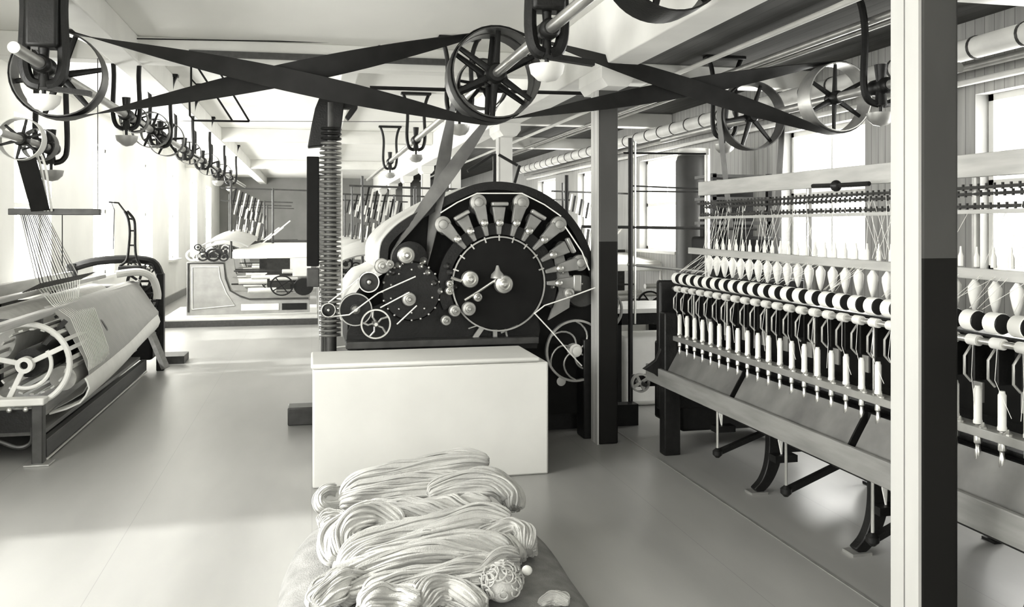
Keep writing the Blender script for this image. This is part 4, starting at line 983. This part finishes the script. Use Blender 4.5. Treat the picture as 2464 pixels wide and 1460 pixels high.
def hank(px_pts, R, label, ns=30, seed=0, flat=.8, twist=1.2, sr=None, material='yarn', ends=True):
    """px_pts: (px,py,Y)"""
    rnd = random.Random(seed)
    path = smooth([W(a, c, Y=d) for a, c, d in px_pts], 10)
    L = len(path); core = []
    ph = [rnd.random()*6.28 for _ in range(8)]
    def rad(th, s):
        e = (math.sin(PI*min(1, max(0, s)))**.35) if ends else 1
        return R*(.42+.58*e)*(1+.17*math.sin(2*th+ph[0]+5*s)+.13*math.sin(4*th+ph[1]-7*s)+.07*math.sin(7*th+ph[2]+11*s)+.07*math.sin(9*s+ph[3]+th))
    fr = []; a = None
    for i, p in enumerate(path):
        d = (path[min(i+1, L-1)]-path[max(i-1, 0)]).normalized()
        if a is None: a = Vector((0, 0, 1))
        a = (a-d*a.dot(d)).normalized(); fr.append((p, a.copy(), d.cross(a)))
    def at(i, th, k=1.0):
        p, a_, b_ = fr[i]; s = i/(L-1); r = rad(th, s)*k
        return p+a_*math.cos(th)*r*flat+b_*math.sin(th)*r
    body = MB(); n = 28; vs = [at(i, 2*PI*k/n, .93) for i in range(L) for k in range(n)]
    fs = [(i*n+k, i*n+(k+1) % n, (i+1)*n+(k+1) % n, (i+1)*n+k) for i in range(L-1) for k in range(n)]+[tuple(range(n)), tuple((L-1)*n+k for k in range(n-1, -1, -1))]
    body.add(vs, fs)
    q = sr or R*.085
    for s_ in range(ns):
        t0 = 2*PI*s_/ns+rnd.uniform(-.1, .1); tw = twist*rnd.uniform(.7, 1.3); lift = rnd.uniform(.93, 1.07); w1 = rnd.uniform(.02, .12); w2 = rnd.uniform(4, 9); w3 = rnd.random()*6
        pts = [at(i, t0+tw*i/L+w1*math.sin(w2*i/L+w3), lift) for i in range(L)]
        body.tube(pts, q*rnd.uniform(.7, 1.25), 5)
    o = body.build('yarn_hank', material, loc=path[L//2]); return tag(o, label, 'yarn', 'heaped yarn hanks')
hank([(835, 1205, 4.42), (870, 1172, 4.45), (950, 1150, 4.48), (1040, 1128, 4.5), (1120, 1112, 4.5), (1172, 1112, 4.5)], .078, 'topmost pale hank at the back of the heap, nearest the white box', 34, 1)
hank([(818, 1225, 4.30), (860, 1208, 4.32), (950, 1185, 4.36), (1050, 1168, 4.38), (1120, 1162, 4.36)], .085, 'long pale hank lying just below the topmost one', 36, 2)
hank([(1035, 1195, 4.22), (1100, 1170, 4.25), (1180, 1160, 4.25), (1230, 1190, 4.22), (1238, 1225, 4.18)], .072, 'hank at the right bending down over the heap below the topmost one', 30, 3)
hank([(805, 1178, 4.33), (782, 1180, 4.3), (768, 1196, 4.28), (774, 1216, 4.26), (800, 1218, 4.28), (830, 1212, 4.3)], .030, 'small looped hank end sticking out at the upper left of the heap', 16, 4, ends=False)
hank([(870, 1238, 4.14), (950, 1240, 4.15), (1040, 1235, 4.15), (1110, 1228, 4.16), (1180, 1215, 4.16)], .085, 'knobbly hank in the middle of the heap, under the one that bends down at right', 26, 5, twist=4.0)
hank([(828, 1345, 3.86), (820, 1300, 3.94), (845, 1268, 4.0), (900, 1255, 4.04), (960, 1275, 4.0)], .085, 'bright swollen hank end bulging at the left middle of the heap', 32, 6, twist=.4)
hank([(838, 1392, 3.74), (880, 1350, 3.82), (960, 1312, 3.90), (1060, 1280, 3.94), (1150, 1255, 3.98), (1225, 1262, 3.96)], .105, 'broad long hank sweeping across the middle, rising to the right', 38, 7)
hank([(775, 1262, 4.05), (790, 1252, 4.08), (815, 1245, 4.1), (835, 1255, 4.08)], .045, 'stubby hank end poking left below the small loop', 20, 8)
hank([(1130, 1325, 3.80), (1180, 1290, 3.86), (1225, 1270, 3.90), (1262, 1290, 3.86), (1268, 1330, 3.78)], .068, 'shaded hank at the right edge of the heap, bending down', 28, 9)
hank([(812, 1425, 3.55), (870, 1388, 3.64), (950, 1355, 3.70), (1050, 1335, 3.74), (1140, 1330, 3.74), (1220, 1340, 3.72)], .098, 'long hank with dark creases below the broad middle one', 34, 10)
hank([(760, 1460, 3.45), (790, 1420, 3.52), (830, 1392, 3.6), (880, 1380, 3.64)], .062, 'hank tail hanging down at the lower left corner of the heap', 22, 11)
hank([(890, 1450, 3.40), (960, 1415, 3.48), (1050, 1395, 3.54), (1140, 1375, 3.6), (1190, 1372, 3.6)], .085, 'hank second from the bottom edge, left of the fluffy tangle', 28, 12)
hank([(1010, 1470, 3.30), (1030, 1432, 3.38), (1075, 1420, 3.42), (1120, 1435, 3.38), (1160, 1465, 3.32)], .068, 'hank arched at the bottom edge of the photo, left of the tangle', 24, 13, twist=.6)
hank([(870, 1475, 3.25), (940, 1452, 3.32), (1010, 1448, 3.32)], .075, 'lowest hank at the bottom left of the heap', 24, 14)
hank([(1300, 1460, 3.40), (1330, 1440, 3.42), (1370, 1445, 3.40)], .030, 'small hank end at the bottom right beside the sacking', 14, 15)
hank([(1010, 1305, 3.84), (1080, 1310, 3.84), (1150, 1300, 3.85), (1215, 1310, 3.82), (1250, 1350, 3.75)], .070, 'short hank tucked between the broad middle hank and the tangle', 26, 16)
hank([(1085, 1400, 3.5), (1150, 1385, 3.52), (1200, 1350, 3.6), (1245, 1340, 3.62)], .060, 'short grey hank directly behind the fluffy tangle', 24, 17)
# fluffy tangle
rnd = random.Random(21); c = W(1208, 1405, Y=3.42); b = MB()
b.ball(c, .075, 14, .9)
for k in range(46):
    a0 = rnd.random()*6.28; el = rnd.uniform(-.2, 1.4); pts = []
    d = Vector((math.cos(a0)*math.cos(el), math.sin(a0)*math.cos(el), math.sin(el)))
    q = c+d*.075; u1 = d.cross(Vector((.3, .2, 1))).normalized(); u2 = d.cross(u1)
    rr = rnd.uniform(.012, .032); 
    for i in range(14): t = 5.5*i/13; pts.append(q+(u1*math.cos(t)+u2*math.sin(t))*rr+d*(.012*i/13))
    b.tube(pts, .0035, 5)
tag(b.build('yarn_tangle', 'yarn', loc=c), 'fluffy curled tangle of yarn at the bottom right of the heap', 'yarn')
c = W(1268, 1372, Y=3.50); tag(MB().ball(c, .022, 14, .9).build('yarn_ball', 'white', loc=c), 'tiny white yarn ball just right of the fluffy tangle', 'ball')
